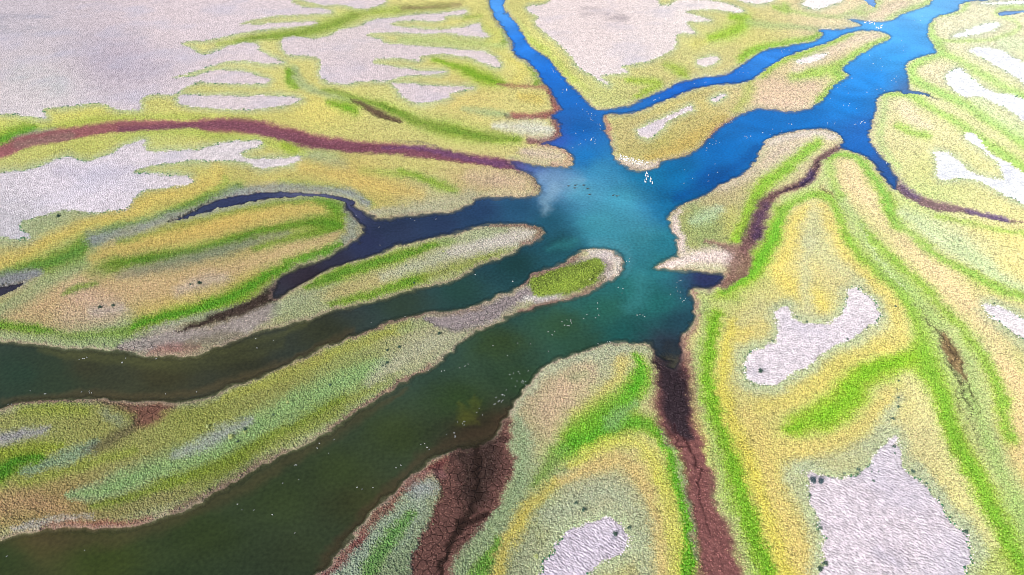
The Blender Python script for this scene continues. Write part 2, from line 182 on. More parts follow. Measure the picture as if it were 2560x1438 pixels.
# plant belts: (colour, fade share, strength, [(u, v, half width), ...])
BELTS = [
((150,172,60),.7,.9,[(545,114,5),(640,97,8),(760,82,11),(830,62,16),(900,38,12),(1000,28,8),(1120,18,6)]),
((112,150,55),.7,.8,[(590,106,4),(700,92,7),(800,75,10),(880,45,10)]),
((150,128,85),.6,.8,[(1005,24,5),(1080,20,6),(1150,14,5)]),
((140,165,120),.6,.9,[(735,178,10),(738,200,14),(770,222,10),(820,240,9),(880,252,8)]),
(GREEN,.6,.8,[(722,178,5),(724,205,8),(740,222,6)]),
((110,150,50),.6,.8,[(810,226,5),(880,246,6),(950,266,8),(1010,293,9),(1060,312,11),(1130,328,13),(1200,344,12),(1290,352,9)]),
((108,82,62),.5,.95,[(878,252,5),(905,264,8),(935,280,10),(970,295,8),(1005,306,4)]),
(GREEN,.7,.9,[(820,258,6),(860,268,10),(890,280,9)]),
((120,168,30),.6,.9,[(1080,150,4),(1130,165,6),(1165,178,9),(1205,196,12),(1260,212,7)]),
((160,112,85),.5,.95,[(1245,214,3),(1290,217,5),(1330,219,6),(1375,223,8)]),
((130,165,40),.7,.7,[(1160,46,4),(1200,44,5)]),
((100,150,50),.6,.85,[(1255,78,4),(1266,100,6),(1258,108,4)]),((105,150,50),.6,.9,[(1310,152,4),(1330,175,8),(1350,200,9),(1340,212,6)]),
((150,180,110),.7,.7,[(1000,102,6),(1100,106,8),(1200,112,8),(1260,118,7)]),
((190,195,80),.7,.6,[(1190,60,8),(1240,90,10),(1220,105,8)]),
((205,190,80),.7,.6,[(1280,150,10),(1310,180,14),(1290,205,10)]),
((170,172,145),.6,.9,[(1258,80,4),(1278,118,7),(1300,146,7),(1335,166,6),(1352,195,5)]),
((168,102,92),.6,.95,[(1376,228,8),(1388,256,13),(1392,275,13),(1372,288,9),(1330,293,8),(1265,292,6)]),
((160,102,98),.6,.95,[(1384,298,9),(1396,320,12),(1388,342,12),(1355,355,9),(1320,350,7)]),((196,150,125),.5,.8,[(1350,364,5),(1400,374,6),(1424,392,8),(1412,412,6),(1380,414,5)]),
((208,205,180),.7,.9,[(1240,316,7),(1290,320,13),(1345,325,16),(1375,328,9)]),
((150,170,115),.6,.8,[(1160,275,6),(1220,285,9),(1270,290,6)]),
((204,182,155),.7,.9,[(1305,382,8),(1350,388,14),(1400,396,12)]),
((200,172,60),.7,.6,[(1300,245,8),(1350,252,12)]),
((200,172,135),.7,.9,[(1180,450,16),(1240,455,26),(1300,462,24)]),((165,140,110),.6,.85,[(1290,428,5),(1325,442,8),(1340,465,9),(1335,485,6)]),
((175,190,70),.7,.85,[(1290,60,7),(1320,95,8),(1370,140,10),(1420,190,9),(1462,232,8)]),
((190,190,110),.7,.8,[(1440,215,6),(1500,262,8),(1560,255,8)]),
(LG,.7,.9,[(1570,203,6),(1610,206,9),(1645,212,9),(1615,232,8),(1590,246,6)]),(LG,.8,.9,[(1665,165,8),(1700,180,12),(1715,190,8)]),
((140,186,48),.7,.9,[(1772,97,8),(1810,88,12),(1850,72,12),(1868,52,9),(1830,45,6)]),((165,185,110),.7,.8,[(1870,60,8),(1930,66,7),(2040,74,5)]),
((205,195,80),.8,.6,[(1740,112,12),(1760,108,8)]),
((130,182,50),.7,.9,[(1850,152,7),(1885,128,8),(1950,112,7),(2020,100,6),(2048,88,5)]),
((140,185,60),.7,.9,[(1935,20,5),(1965,24,10),(1960,15,6)]),((160,190,90),.7,.85,[(1965,26,5),(2020,38,5),(2100,45,5)]),((170,195,100),.7,.8,[(2110,40,6),(2140,30,8),(2160,18,6)]),
((160,190,90),.7,.85,[(2195,10,8),(2180,30,8),(2150,36,6)]),((150,195,80),.7,.9,[(2222,47,6),(2260,30,8),(2300,18,7),(2322,6,6)]),((226,198,158),.7,.8,[(2180,44,8),(2215,30,12),(2260,10,10)]),
((168,178,75),.7,.85,[(1880,205,7),(1870,225,14),(1862,248,14),(1840,275,10)]),
((140,185,50),.7,.9,[(1905,192,6),(1930,170,7),(1970,148,7),(2030,128,6),(2090,106,6),(2130,88,5)]),
((140,190,50),.7,.9,[(2216,102,7),(2175,118,7),(2130,145,8),(2095,168,10),(2040,185,10),(1985,198,10)]),((135,188,45),.7,.9,[(2090,185,10),(2105,196,8),(2075,228,7),(2048,255,6)]),
((216,185,150),.7,.9,[(1905,250,14),(1950,262,12),(2010,262,9)]),((214,184,145),.7,.8,[(1920,215,16),(1960,225,20),(2030,220,16)]),((222,198,160),.7,.9,[(1990,175,10),(2060,140,9),(2130,108,10),(2190,92,8)]),
((190,165,80),.8,.8,[(1620,400,10),(1690,375,13),(1750,340,14),(1810,300,10)]),((165,112,85),.5,.8,[(1768,350,4),(1800,318,5),(1835,297,4)]),((175,118,98),.5,.85,[(1514,295,4),(1518,325,6),(1530,350,4)]),
((205,190,170),.6,.9,[(1550,402,5),(1580,415,8),(1622,418,7),(1650,405,4)]),
# red creek and its borders
((165,180,60),.7,.8,[(0,345,10),(120,325,10),(200,310,10),(330,300,9),(450,294,8),(560,298,8),(650,305,8)]),
((98,160,45),.7,.9,[(-80,370,24),(0,355,18),(50,338,18),(85,325,10)]),((190,190,60),.7,.6,[(0,322,12),(-100,330,14)]),((150,170,140),.6,.85,[(45,352,8),(95,335,7),(140,328,5)]),
((168,182,70),.7,.8,[(300,345,9),(450,330,10),(560,345,12),(640,352,9),(720,370,14),(760,385,8)]),((150,180,40),.7,.8,[(715,365,10),(735,378,8)]),
((164,98,96),.35,1,[(-140,420,24),(0,385,17),(60,357,17),(130,343,17),(200,332,15),(280,322,14),(380,314,13),(460,311,9),(520,313,16),(620,318,19),(700,332,17),(760,350,19),(820,360,17),(900,369,15),(980,374,14),(1060,384,14),(1140,396,12),(1220,406,12),(1300,418,12)]),
((132,76,92),.5,.8,[(300,325,8),(500,315,9),(620,318,14),(780,358,15),(900,370,14),(1060,384,13),(1250,408,12)]),
((118,74,112),.6,.8,[(960,372,4),(1040,372,6),(1100,385,6),(1180,400,7),(1300,418,10)]),((90,60,90),.7,.7,[(980,355,1.5),(1060,362,2.5),(1110,380,2.5),(1180,392,2)]),((105,45,50),.8,.6,[(740,355,1.5),(800,362,2),(860,372,1.5),(950,364,1.5)]),
((150,120,105),.6,.7,[(40,365,8),(120,350,9),(180,338,8)]),
((160,170,125),.7,.8,[(780,395,10),(830,405,14),(860,415,10)]),((120,170,45),.7,.85,[(1000,430,6),(1070,455,9),(1110,470,12),(1140,480,8)]),((145,175,60),.7,.7,[(900,430,8),(1010,440,8)]),
((212,180,88),.8,.7,[(760,420,14),(860,440,20),(960,470,18),(1050,490,14)]),((160,175,70),.7,.8,[(700,460,8),(780,465,7),(850,475,8),(900,495,9),(930,515,7)]),
((175,172,140),.7,.8,[(930,535,7),(1010,528,9),(1100,515,14),(1180,490,12)]),
# left middle
((210,185,85),.7,.9,[(545,430,16),(535,455,22),(480,480,18),(400,498,14),(330,530,14),(250,560,14),(160,590,16),(60,640,18),(-60,680,22)]),
((145,172,60),.7,.8,[(560,445,6),(565,470,9),(520,492,8)]),
((98,152,62),.7,.9,[(-100,740,20),(0,695,10),(80,672,14),(170,645,18),(230,605,14),(300,570,8),(400,545,6),(480,512,7),(560,488,8),(600,470,9)]),
((125,172,112),.7,.85,[(-60,810,18),(0,788,16),(60,755,18),(130,710,20),(200,670,18),(240,640,10)]),
((148,152,145),.6,.9,[(235,603,16),(330,580,16),(420,552,14),(500,525,12),(600,485,14),(700,472,9),(800,478,9),(880,485,9),(920,515,8)]),
((145,145,142),.5,.9,[(-80,735,30),(0,712,22),(50,700,18),(100,685,9)]),
((152,158,142),.6,.9,[(300,600,8),(420,570,9),(500,545,9),(600,518,8),(700,505,7),(780,500,6),(850,512,11),(872,550,15),(880,590,14),(830,622,8),(760,655,6)]),
((90,152,35),.7,.9,[(300,608,6),(420,578,7),(500,555,6),(600,530,6),(700,513,7),(780,508,8),(835,520,14),(850,545,9)]),
((214,182,86),.7,.9,[(240,650,14),(350,612,18),(450,588,20),(560,562,20),(660,541,19),(760,528,15),(810,530,9)]),
((92,152,30),.6,.95,[(240,690,14),(290,668,16),(370,650,11),(470,632,9),(570,608,9),(680,578,10),(770,560,12),(830,560,14),(848,568,8)]),((98,158,30),.6,.85,[(640,625,7),(720,602,10),(790,588,11),(840,572,10)]),
((132,142,112),.7,.9,[(300,695,9),(370,676,15),(460,654,17),(550,632,14),(640,605,9),(720,585,7)]),
((212,178,124),.8,.85,[(30,810,30),(120,770,40),(220,730,40),(330,730,34),(450,705,26),(560,680,20),(660,650,16),(760,620,12),(840,590,8)]),
((214,180,148),.9,.7,[(200,745,26),(270,785,30),(180,800,26)]),((120,160,50),.7,.8,[(165,738,5),(200,722,8),(240,712,6)]),((198,180,160),.8,.8,[(450,735,14),(520,712,18),(560,700,12)]),((196,180,162),.8,.7,[(235,785,12),(300,775,12)]),
((208,182,88),.8,.7,[(350,785,14),(450,760,16),(560,725,16),(640,690,12)]),
((88,162,22),.6,.95,[(335,825,8),(380,805,12),(440,790,15),(510,775,16),(580,748,17),(640,715,14),(690,682,10),(770,645,9),(850,615,7)]),
((88,168,30),.6,.95,[(-150,815,14),(0,818,12),(60,824,13),(120,830,10)]),((120,170,75),.7,.85,[(120,835,8),(220,845,10),(320,835,10)]),
((150,172,122),.7,.9,[(-100,838,9),(0,842,9),(100,850,10),(200,860,12),(300,862,14)]),((165,168,140),.6,.8,[(380,828,6),(470,805,8),(560,785,8),(640,760,8),(700,710,8)]),
((180,165,152),.5,.95,[(300,872,8),(360,862,20),(430,850,30),(520,840,26),(600,815,26),(660,790,22),(700,770,14)]),((170,120,105),.6,.8,[(370,882,7),(430,876,12),(500,866,8)]),((150,138,105),.7,.7,[(470,860,10),(540,850,14),(600,835,8)]),
((72,54,46),.5,.97,[(698,722,17),(672,746,19),(620,772,16),(550,796,11),(490,815,8),(445,829,4)]),
# spit A
((168,175,132),.7,.9,[(700,770,12),(760,745,12),(850,700,8)]),((168,178,128),.7,.85,[(690,790,10),(740,775,18),(820,755,16)]),
((98,155,40),.6,.95,[(770,722,5),(830,697,10),(900,673,12),(980,650,12),(1050,628,9),(1130,607,6)]),((105,160,40),.6,.85,[(830,765,7),(900,745,9),(980,722,9),(1060,698,10)]),
((150,162,65),.7,.85,[(1060,698,10),(1150,668,11),(1240,638,8),(1300,615,6)]),((196,178,112),.8,.8,[(820,745,12),(900,718,15),(980,690,12)]),
((188,188,150),.7,.9,[(960,695,10),(1050,665,14),(1150,628,16),(1230,605,14)]),((205,195,175),.7,.9,[(1130,635,8),(1210,615,14),(1290,598,16),(1325,586,10)]),((165,175,125),.7,.7,[(1100,610,8),(1200,590,10),(1260,578,7)]),
((132,98,82),.5,.9,[(1230,568,3),(1290,564,6),(1335,570,8),(1350,582,9),(1335,600,6),(1300,612,4)]),
# long island B
((165,168,62),.7,.9,[(560,1000,8),(650,965,12),(750,920,14),(850,880,14),(950,840,13),(1020,820,10)]),((160,155,70),.7,.8,[(700,935,8),(800,890,10)]),
((148,190,142),.6,.95,[(180,1245,8),(240,1235,18),(320,1205,24),(420,1170,26),(520,1130,26),(620,1085,26),(720,1030,26),(820,975,24),(900,938,18),(960,912,10)]),
((165,165,158),.7,.85,[(440,1145,8),(510,1112,14),(580,1078,14),(630,1055,7)]),
((128,152,42),.7,.9,[(240,1270,10),(340,1245,10),(450,1205,12),(550,1165,12),(650,1115,12),(760,1055,10),(860,1000,8)]),((150,160,75),.7,.8,[(780,1060,6),(900,990,8),(1000,930,7)]),
((182,180,140),.7,.9,[(920,960,10),(1000,905,22),(1070,865,22),(1130,845,16)]),((160,172,110),.7,.8,[(1000,830,9),(1060,815,9)]),
((172,155,150),.5,.95,[(1060,800,5),(1120,808,20),(1180,798,24),(1230,778,22),(1280,752,20),(1330,730,14)]),((140,112,98),.6,.7,[(1060,788,4),(1130,785,6),(1200,770,5)]),
((178,158,148),.5,.9,[(1330,715,16),(1390,690,18),(1450,665,18),(1510,655,20),(1500,690,18),(1430,730,16),(1350,752,12)]),
((122,80,74),.6,.9,[(1300,716,5),(1350,688,9),(1400,668,9),(1440,645,6)]),((218,202,192),.6,.95,[(1470,636,6),(1510,636,11),(1538,648,13),(1543,675,10),(1520,695,8)]),((215,205,192),.6,.85,[(1310,752,8),(1360,746,8),(1400,742,5)]),
((132,86,70),.5,.9,[(1300,778,4),(1370,764,6),(1440,740,6),(1500,708,4)]),((160,150,85),.7,.7,[(1400,745,5),(1470,718,7),(1510,695,5)]),
((124,84,64),.5,.85,[(870,852,3),(940,822,5),(1010,798,5),(1060,788,3)]),((125,85,65),.6,.8,[(1080,915,4),(1010,950,5),(900,1020,4),(820,1075,4)]),((105,78,55),.6,.8,[(720,1125,6),(620,1180,8),(540,1228,8),(440,1280,6)]),
((78,150,25),.7,.95,[(-120,1220,26),(0,1188,22),(50,1160,16),(110,1145,9)]),((150,168,35),.7,.85,[(-80,1150,16),(0,1140,13),(100,1125,12),(160,1115,8)]),((150,165,45),.7,.8,[(60,1030,14),(150,1025,18),(220,1030,12)]),((150,165,50),.7,.8,[(60,1210,12),(160,1180,12),(260,1150,12),(340,1130,8)]),
((185,148,100),.8,.85,[(-150,1300,34),(0,1270,28),(80,1260,22),(160,1280,14)]),((168,165,155),.5,.95,[(-60,1110,14),(0,1100,14),(60,1090,12),(125,1076,8)]),
((132,165,148),.6,.9,[(60,1185,7),(110,1168,9),(160,1148,13),(210,1125,13),(240,1105,8)]),((98,84,64),.7,.75,[(225,1125,9),(270,1108,12),(320,1085,12),(340,1055,9)]),((140,150,120),.7,.6,[(270,1040,12),(300,1060,12)]),
((180,172,160),.6,.85,[(40,1322,6),(110,1310,7),(170,1300,6),(240,1294,3)]),((150,85,68),.5,.9,[(100,1322,4),(170,1314,9),(260,1312,9),(340,1308,7),(380,1298,4)]),((140,95,70),.5,.85,[(0,1020,3),(70,1006,4),(150,1003,4),(211,1001,4)]),
# south banks
((150,168,150),.4,.95,[(800,1475,24),(880,1420,30),(950,1360,34),(1010,1300,34),(1050,1240,30)]),((82,150,70),.7,.85,[(910,1440,12),(950,1380,15),(1000,1320,13),(1030,1290,8)]),((160,155,160),.8,.6,[(1040,1225,18),(1080,1220,14)]),
((126,62,60),.5,.95,[(740,1500,14),(800,1448,12),(870,1372,12),(940,1295,11),(1010,1222,12),(1070,1175,14),(1130,1150,14)]),((118,66,60),.5,.95,[(1100,1170,16),(1118,1230,18),(1100,1290,18),(1070,1340,14),(1045,1390,10)]),((176,128,124),.8,.5,[(1060,1190,9),(1110,1190,12)]),
((172,176,140),.7,.85,[(1285,1030,10),(1320,985,10),(1370,930,12),(1450,900,12),(1540,880,12),(1610,880,9)]),((198,170,132),.8,.9,[(1470,930,18),(1420,970,24),(1380,1030,22),(1385,1080,20)]),((135,160,100),.8,.5,[(1430,950,10),(1460,940,9)]),
((202,182,88),.8,.85,[(1560,905,12),(1550,950,14),(1500,995,12),(1440,1040,12)]),
((88,170,22),.6,.95,[(1592,895,8),(1602,925,15),(1594,965,21),(1560,1010,26),(1510,1045,32),(1455,1085,30),(1415,1125,20)]),((88,165,30),.6,.9,[(1440,1110,18),(1500,1085,22),(1560,1065,22),(1610,1062,18),(1650,1085,14)]),
((125,168,125),.8,.85,[(1590,1010,8),(1550,1040,14),(1530,1060,16)]),
((110,158,85),.8,.8,[(1400,1130,18),(1370,1180,20),(1340,1210,12)]),
((200,194,62),.8,.8,[(1420,1170,8),(1480,1135,14),(1540,1110,14),(1590,1110,16),(1630,1150,18),(1660,1220,20),(1680,1300,20),(1695,1380,20),(1705,1480,20)]),
((84,165,15),.6,.95,[(1650,1085,10),(1675,1130,14),(1695,1200,14),(1712,1280,13),(1722,1360,13),(1730,1480,13)]),
((206,178,102),.8,.9,[(1400,1210,10),(1460,1180,14),(1540,1150,16),(1595,1185,20),(1625,1250,14),(1645,1340,14),(1660,1450,14)]),
((166,174,136),.8,.9,[(1370,1300,22),(1440,1260,24),(1520,1230,26),(1590,1290,22),(1610,1370,22),(1620,1480,22)]),((160,165,125),.8,.7,[(1320,1350,14),(1310,1430,18)]),
((148,170,132),.6,.9,[(1295,1050,10),(1305,1110,20),(1300,1170,22),(1290,1230,22),(1250,1290,18),(1200,1350,24),(1160,1430,20),(1140,1500,20)]),
((194,178,72),.8,.9,[(1390,1210,10),(1345,1250,13),(1300,1310,15),(1265,1370,16),(1240,1430,16),(1220,1500,16)]),((92,162,50),.7,.85,[(1245,1350,8),(1215,1400,12),(1185,1450,14)]),
((155,168,122),.6,.85,[(1655,1078,5),(1690,1135,7),(1712,1210,7),(1728,1300,6),(1738,1400,6)]),
# red wash on the right
((140,88,80),.3,1,[(1672,850,34),(1680,920,42),(1683,1000,50),(1700,1060,48),(1726,1110,32),(1745,1170,32),(1758,1240,38),(1775,1310,44),(1795,1380,52),(1812,1460,62),(1830,1540,64)]),
((60,46,50),.5,.95,[(1668,850,30),(1668,870,30),(1675,930,32),(1690,1000,36),(1700,1045,30),(1715,1085,18)]),
((150,105,92),.5,.9,[(1733,722,5),(1743,765,7),(1738,810,7),(1712,848,7),(1722,900,7),(1738,965,7),(1752,1030,5)]),
# right bank belts
((152,178,112),.7,.9,[(1765,760,10),(1765,830,12),(1750,900,14),(1758,980,12),(1778,1060,13),(1795,1140,16),(1815,1220,20),(1850,1310,22),(1885,1400,22),(1910,1500,24)]),
((112,174,26),.6,.9,[(1790,790,12),(1775,860,12),(1768,930,14),(1780,1000,14),(1800,1070,14),(1820,1140,16),(1842,1210,16),(1868,1290,17),(1900,1370,17),(1930,1440,17),(1950,1520,17)]),
((208,194,66),.7,.9,[(1830,810,10),(1815,880,14),(1805,950,12),(1815,1010,14),(1840,1080,16),(1865,1150,18),(1895,1230,18),(1925,1310,18),(1960,1390,20),(1990,1480,20)]),
((208,186,100),.8,.85,[(1870,1040,18),(1900,1110,22),(1925,1190,16),(1950,1270,15),(1985,1360,16),(2015,1450,16)]),
((150,182,75),.7,.85,[(1790,740,10),(1840,745,10)]),((196,192,130),.8,.7,[(1900,770,22),(1860,810,14)]),((212,192,92),.8,.85,[(1850,840,16),(1870,830,14)]),
((122,182,20),.7,.95,[(1970,1080,12),(2010,1066,24),(2070,1042,34),(2115,1005,38),(2135,960,32),(2180,930,24),(2240,910,22),(2290,890,20)]),((208,192,92),.8,.9,[(1900,1020,14),(1960,1010,16),(2030,975,20),(2090,930,18),(2160,890,14),(2220,850,16)]),
((210,190,100),.8,.8,[(1960,1130,18),(2040,1120,20),(2120,1090,18),(2180,1040,18),(2220,990,16)]),
((175,182,140),.8,.8,[(1990,1240,16),(1980,1180,16),(2060,1160,16),(2150,1130,14),(2210,1070,14),(2240,1000,12)]),((178,185,140),.8,.8,[(2290,1170,14),(2340,1240,14),(2400,1310,14),(2450,1390,16)]),
((105,178,28),.6,.95,[(2035,487,8),(2000,500,9),(1962,525,11),(1942,560,14),(1928,600,18),(1905,645,18),(1875,685,18),(1845,712,12),(1810,732,7)]),((120,180,45),.7,.9,[(2040,487,8),(2075,505,10),(2098,550,11),(2118,600,13),(2150,645,14),(2200,690,14),(2250,740,15),(2290,800,16),(2310,860,20),(2320,930,24),(2350,990,24),(2375,1060,22),(2400,1130,22),(2440,1200,22),(2475,1270,22),(2515,1340,22),(2550,1410,24),(2600,1500,24)]),
((222,202,92),.8,.9,[(2010,525,10),(1978,570,13),(1968,630,16),(1945,680,16),(1975,715,22),(2030,740,22),(2060,770,14)]),((222,200,95),.8,.85,[(2055,520,9),(2085,580,12),(2110,640,12),(2165,690,13),(2215,745,15),(2245,810,16),(2255,860,14),(2200,880,10)]),
((198,198,140),.8,.9,[(2035,550,14),(2040,610,22),(2080,660,16),(2150,710,12)]),((190,192,145),.8,.7,[(2020,600,14),(2010,800,14)]),((205,195,135),.9,.6,[(2080,690,26),(2200,830,14),(1990,780,12)]),
((218,206,140),.8,.6,[(2265,950,14),(2300,1010,16),(2330,1080,16),(2360,1150,16),(2390,1210,16),(2440,1290,16),(2480,1360,16)]),
((160,190,118),.8,.9,[(2075,470,9),(2125,540,12),(2165,605,18),(2225,680,20),(2290,745,22),(2350,830,26),(2400,930,28),(2440,1030,30),(2475,1120,26),(2515,1210,24),(2550,1290,24),(2600,1390,24)]),
((126,182,70),.8,.7,[(2150,560,6),(2190,610,8),(2250,665,8),(2320,730,9),(2400,820,10),(2460,910,12),(2500,1000,12),(2530,1100,12)]),
((232,206,145),.8,.9,[(2118,412,12),(2135,455,20),(2175,505,20),(2215,560,16),(2260,605,18),(2320,665,24),(2390,735,26),(2450,800,22),(2500,870,20)]),((232,202,140),.8,.85,[(2500,900,14),(2550,980,22),(2575,1060,24),(2600,1180,24)]),
((120,182,50),.7,.9,[(2078,400,8),(2100,388,7),(2140,398,7),(2170,430,9),(2205,475,10),(2225,530,12),(2245,575,10)]),((150,190,85),.7,.85,[(2072,410,9),(2080,450,10),(2095,490,10)]),
((190,206,150),.8,.9,[(2260,540,14),(2310,570,20),(2380,610,22),(2450,660,20),(2520,715,18),(2600,750,18)]),((140,190,90),.8,.8,[(2240,560,8),(2290,600,8),(2350,645,7),(2430,690,7),(2500,728,8),(2600,760,8)]),
((228,212,120),.8,.8,[(2440,570,16),(2500,590,18),(2600,620,22)]),((228,214,130),.8,.7,[(2500,660,12),(2600,690,14)]),((150,190,70),.7,.8,[(2340,545,6),(2420,560,7),(2500,580,6),(2600,590,6)]),
((150,112,106),.35,1,[(2235,455,8),(2262,482,11),(2300,503,13),(2350,520,12),(2400,525,9),(2460,540,8),(2510,553,5),(2560,561,3),(2700,575,2)]),((112,80,120),.6,.85,[(2232,445,8),(2258,475,8),(2290,495,8)]),((108,82,130),.6,.85,[(2420,530,5),(2480,545,6),(2520,555,4)]),
((172,195,110),.7,.85,[(2215,248,7),(2208,290,9),(2200,340,9),(2215,390,9),(2245,420,9)]),((150,200,60),.7,.9,[(2215,240,6),(2250,238,7),(2290,252,8),(2330,275,8),(2370,295,8),(2430,335,9),(2500,385,10),(2600,450,12)]),
((150,195,45),.7,.9,[(2245,320,7),(2280,332,9),(2315,342,8)]),((228,208,160),.8,.8,[(2260,270,14),(2280,300,14),(2320,320,10)]),
((146,200,66),.7,.9,[(2330,62,5),(2330,90,7),(2342,110,8),(2350,132,9),(2310,150,8),(2282,170,8),(2284,200,9),(2330,225,8),(2390,255,9),(2450,290,9),(2530,340,10),(2620,400,12)]),
((150,200,66),.7,.9,[(2350,135,8),(2400,155,8),(2450,185,9),(2500,215,10),(2560,245,10),(2650,290,12)]),((160,200,70),.7,.9,[(2345,104,4),(2410,106,5),(2470,102,5),(2520,88,6),(2548,70,5),(2530,52,5),(2490,38,5),(2510,22,5),(2600,20,5)]),((192,218,150),.8,.8,[(2500,110,9),(2560,120,16),(2620,160,18)]),((150,195,60),.7,.85,[(2350,42,4),(2395,32,5),(2415,18,6),(2420,2,5)]),((185,212,140),.8,.7,[(2440,260,10),(2500,300,12),(2600,360,14)]),
# middle-right spit
((205,190,170),.6,.9,[(1925,362,8),(1970,345,9),(2040,336,10),(2085,345,9)]),((208,185,158),.8,.8,[(1920,420,16),(1960,380,14),(2020,355,10)]),((195,178,150),.8,.8,[(1800,475,10),(1850,450,14),(1890,430,12)]),
((125,182,36),.7,.92,[(2045,362,9),(2010,385,12),(1980,412,12),(1945,440,14),(1905,475,14),(1885,515,14),(1868,555,14),(1850,590,11),(1825,612,7)]),
((150,165,102),.8,.85,[(1730,520,10),(1760,560,26),(1750,590,16),(1780,610,10)]),((175,200,165),.8,.8,[(1735,555,9),(1770,540,14),(1800,528,9)]),((190,185,90),.8,.7,[(1830,530,12),(1820,570,12)]),
((205,186,172),.5,.95,[(1695,530,6),(1688,565,8),(1700,605,9),(1712,630,9)]),
((228,206,190),.5,1,[(1648,667,4),(1680,662,9),(1730,652,15),(1780,645,20),(1820,645,20)]),
((155,115,100),.7,.9,[(1765,604,5),(1800,615,8),(1845,635,20),(1830,680,20),(1815,715,12)]),((150,110,92),.6,.9,[(1790,712,8),(1850,690,12),(1870,640,14)]),
((134,92,88),.6,.97,[(1866,618,20),(1883,580,24),(1897,545,20),(1907,515,18),(1930,496,12),(1962,480,9),(1995,466,12),(2022,450,15),(2036,428,13),(2046,408,10),(2064,392,10),(2086,377,9),(2106,366,7)]),
((92,62,96),.8,.85,[(1888,590,12),(1897,552,11),(1912,520,9)]),((76,56,110),.6,.9,[(2005,463,5),(2026,445,9),(2030,432,6)]),
((170,196,112),.7,.8,[(1965,505,9),(2010,485,8),(2060,450,9),(2068,415,8)]),((150,190,80),.7,.8,[(1935,520,7),(1945,545,8)]),
]
AREAS = [ # (colour, fade, strength, outline)
((128,156,48),5,.95,[(1325,705),(1360,688),(1400,672),(1470,650),(1505,648),(1512,680),(1480,710),(1430,730),(1380,742),(1335,740)]),
((142,82,76),18,.85,[(230,1002),(300,1003),(380,1006),(440,1010),(420,1030),(385,1068),(345,1072),(340,1040),(290,1018)]),
((124,84,72),12,1,[(1128,1132),(1180,1124),(1240,1104),(1272,1045),(1278,1150),(1255,1220),(1228,1288),(1180,1340),(1130,1400),(1110,1520),(1010,1520),(1035,1410),(1060,1340),(1095,1290),(1115,1200)]),
((64,50,42),22,.8,[(1135,1125),(1250,1095),(1255,1140),(1235,1200),(1205,1260),(1165,1280),(1150,1230),(1145,1170)]),
((168,122,78),9,.8,[(2350,835),(2368,838),(2388,870),(2404,905),(2416,945),(2408,955),(2388,930),(2366,900),(2352,870)]),
]
# dark drainage cracks: (u, v, half width)
RILLS = [
((48,34,28),[(1198,1090,5),(1195,1130,8),(1188,1175,10),(1190,1220,8),(1172,1275,7),(1142,1320,9),(1118,1370,8),(1098,1438,8),(1092,1520,8)]),
((55,38,32),[(1148,1315,8),(1185,1298,8),(1222,1286,5),(1232,1300,2)]),((52,40,32),[(1150,1130,1.5),(1165,1180,2),(1160,1225,2),(1150,1260,2),(1165,1290,2)]),
((60,32,34),[(1690,1060,2),(1702,1095,2),(1727,1118,2.5),(1738,1165,2.5),(1754,1180,2.5),(1744,1218,2),(1760,1262,2),(1764,1290,1.6),(1784,1325,1.6),(1780,1350,1)]),((60,34,34),[(1665,1062,1.5),(1690,1095,2),(1712,1118,2),(1732,1124,2)]),
((70,58,46),[(2292,762,1),(2310,785,1.5),(2322,812,2),(2345,832,2),(2362,860,2.2),(2384,895,2.2),(2376,930,1.8),(2400,958,2),(2412,998,2),(2434,1028,1.8),(2420,1060,1.5),(2438,1090,1.2),(2458,1140,1)]),
((70,58,46),[(2355,828,1),(2372,850,2),(2385,880,2),(2402,912,1.8),(2412,945,1.6),(2424,980,1.6),(2440,1010,1.4)]),((96,70,50),[(2330,815,.8),(2346,845,1),(2352,868,1),(2372,880,1.2),(2384,895,1)]),((96,70,50),[(2400,960,1),(2390,985,1.2),(2402,1010,1.2),(2398,1040,1)]),((96,74,50),[(2424,985,1),(2446,1005,1.2),(2450,1030,1),(2436,1060,1)]),((96,74,50),[(2305,775,.8),(2322,772,1),(2335,778,.8)]),((72,56,46),[(2345,872,1),(2358,905,1.6),(2385,935,1.6),(2396,965,1.4)]),
((120,85,70),[(2050,470,1),(2068,485,1.5),(2085,505,1)]),((62,45,70),[(1955,484,2),(1985,470,2),(2008,462,2.5),(2030,445,2.5),(2050,405,1.5)]),
((205,215,170),[(2150,560,1),(2180,630,1.5),(2220,680,1.5),(2262,735,1.5)]),((210,220,180),[(2290,560,1),(2330,590,1.2),(2375,612,1)]),
]
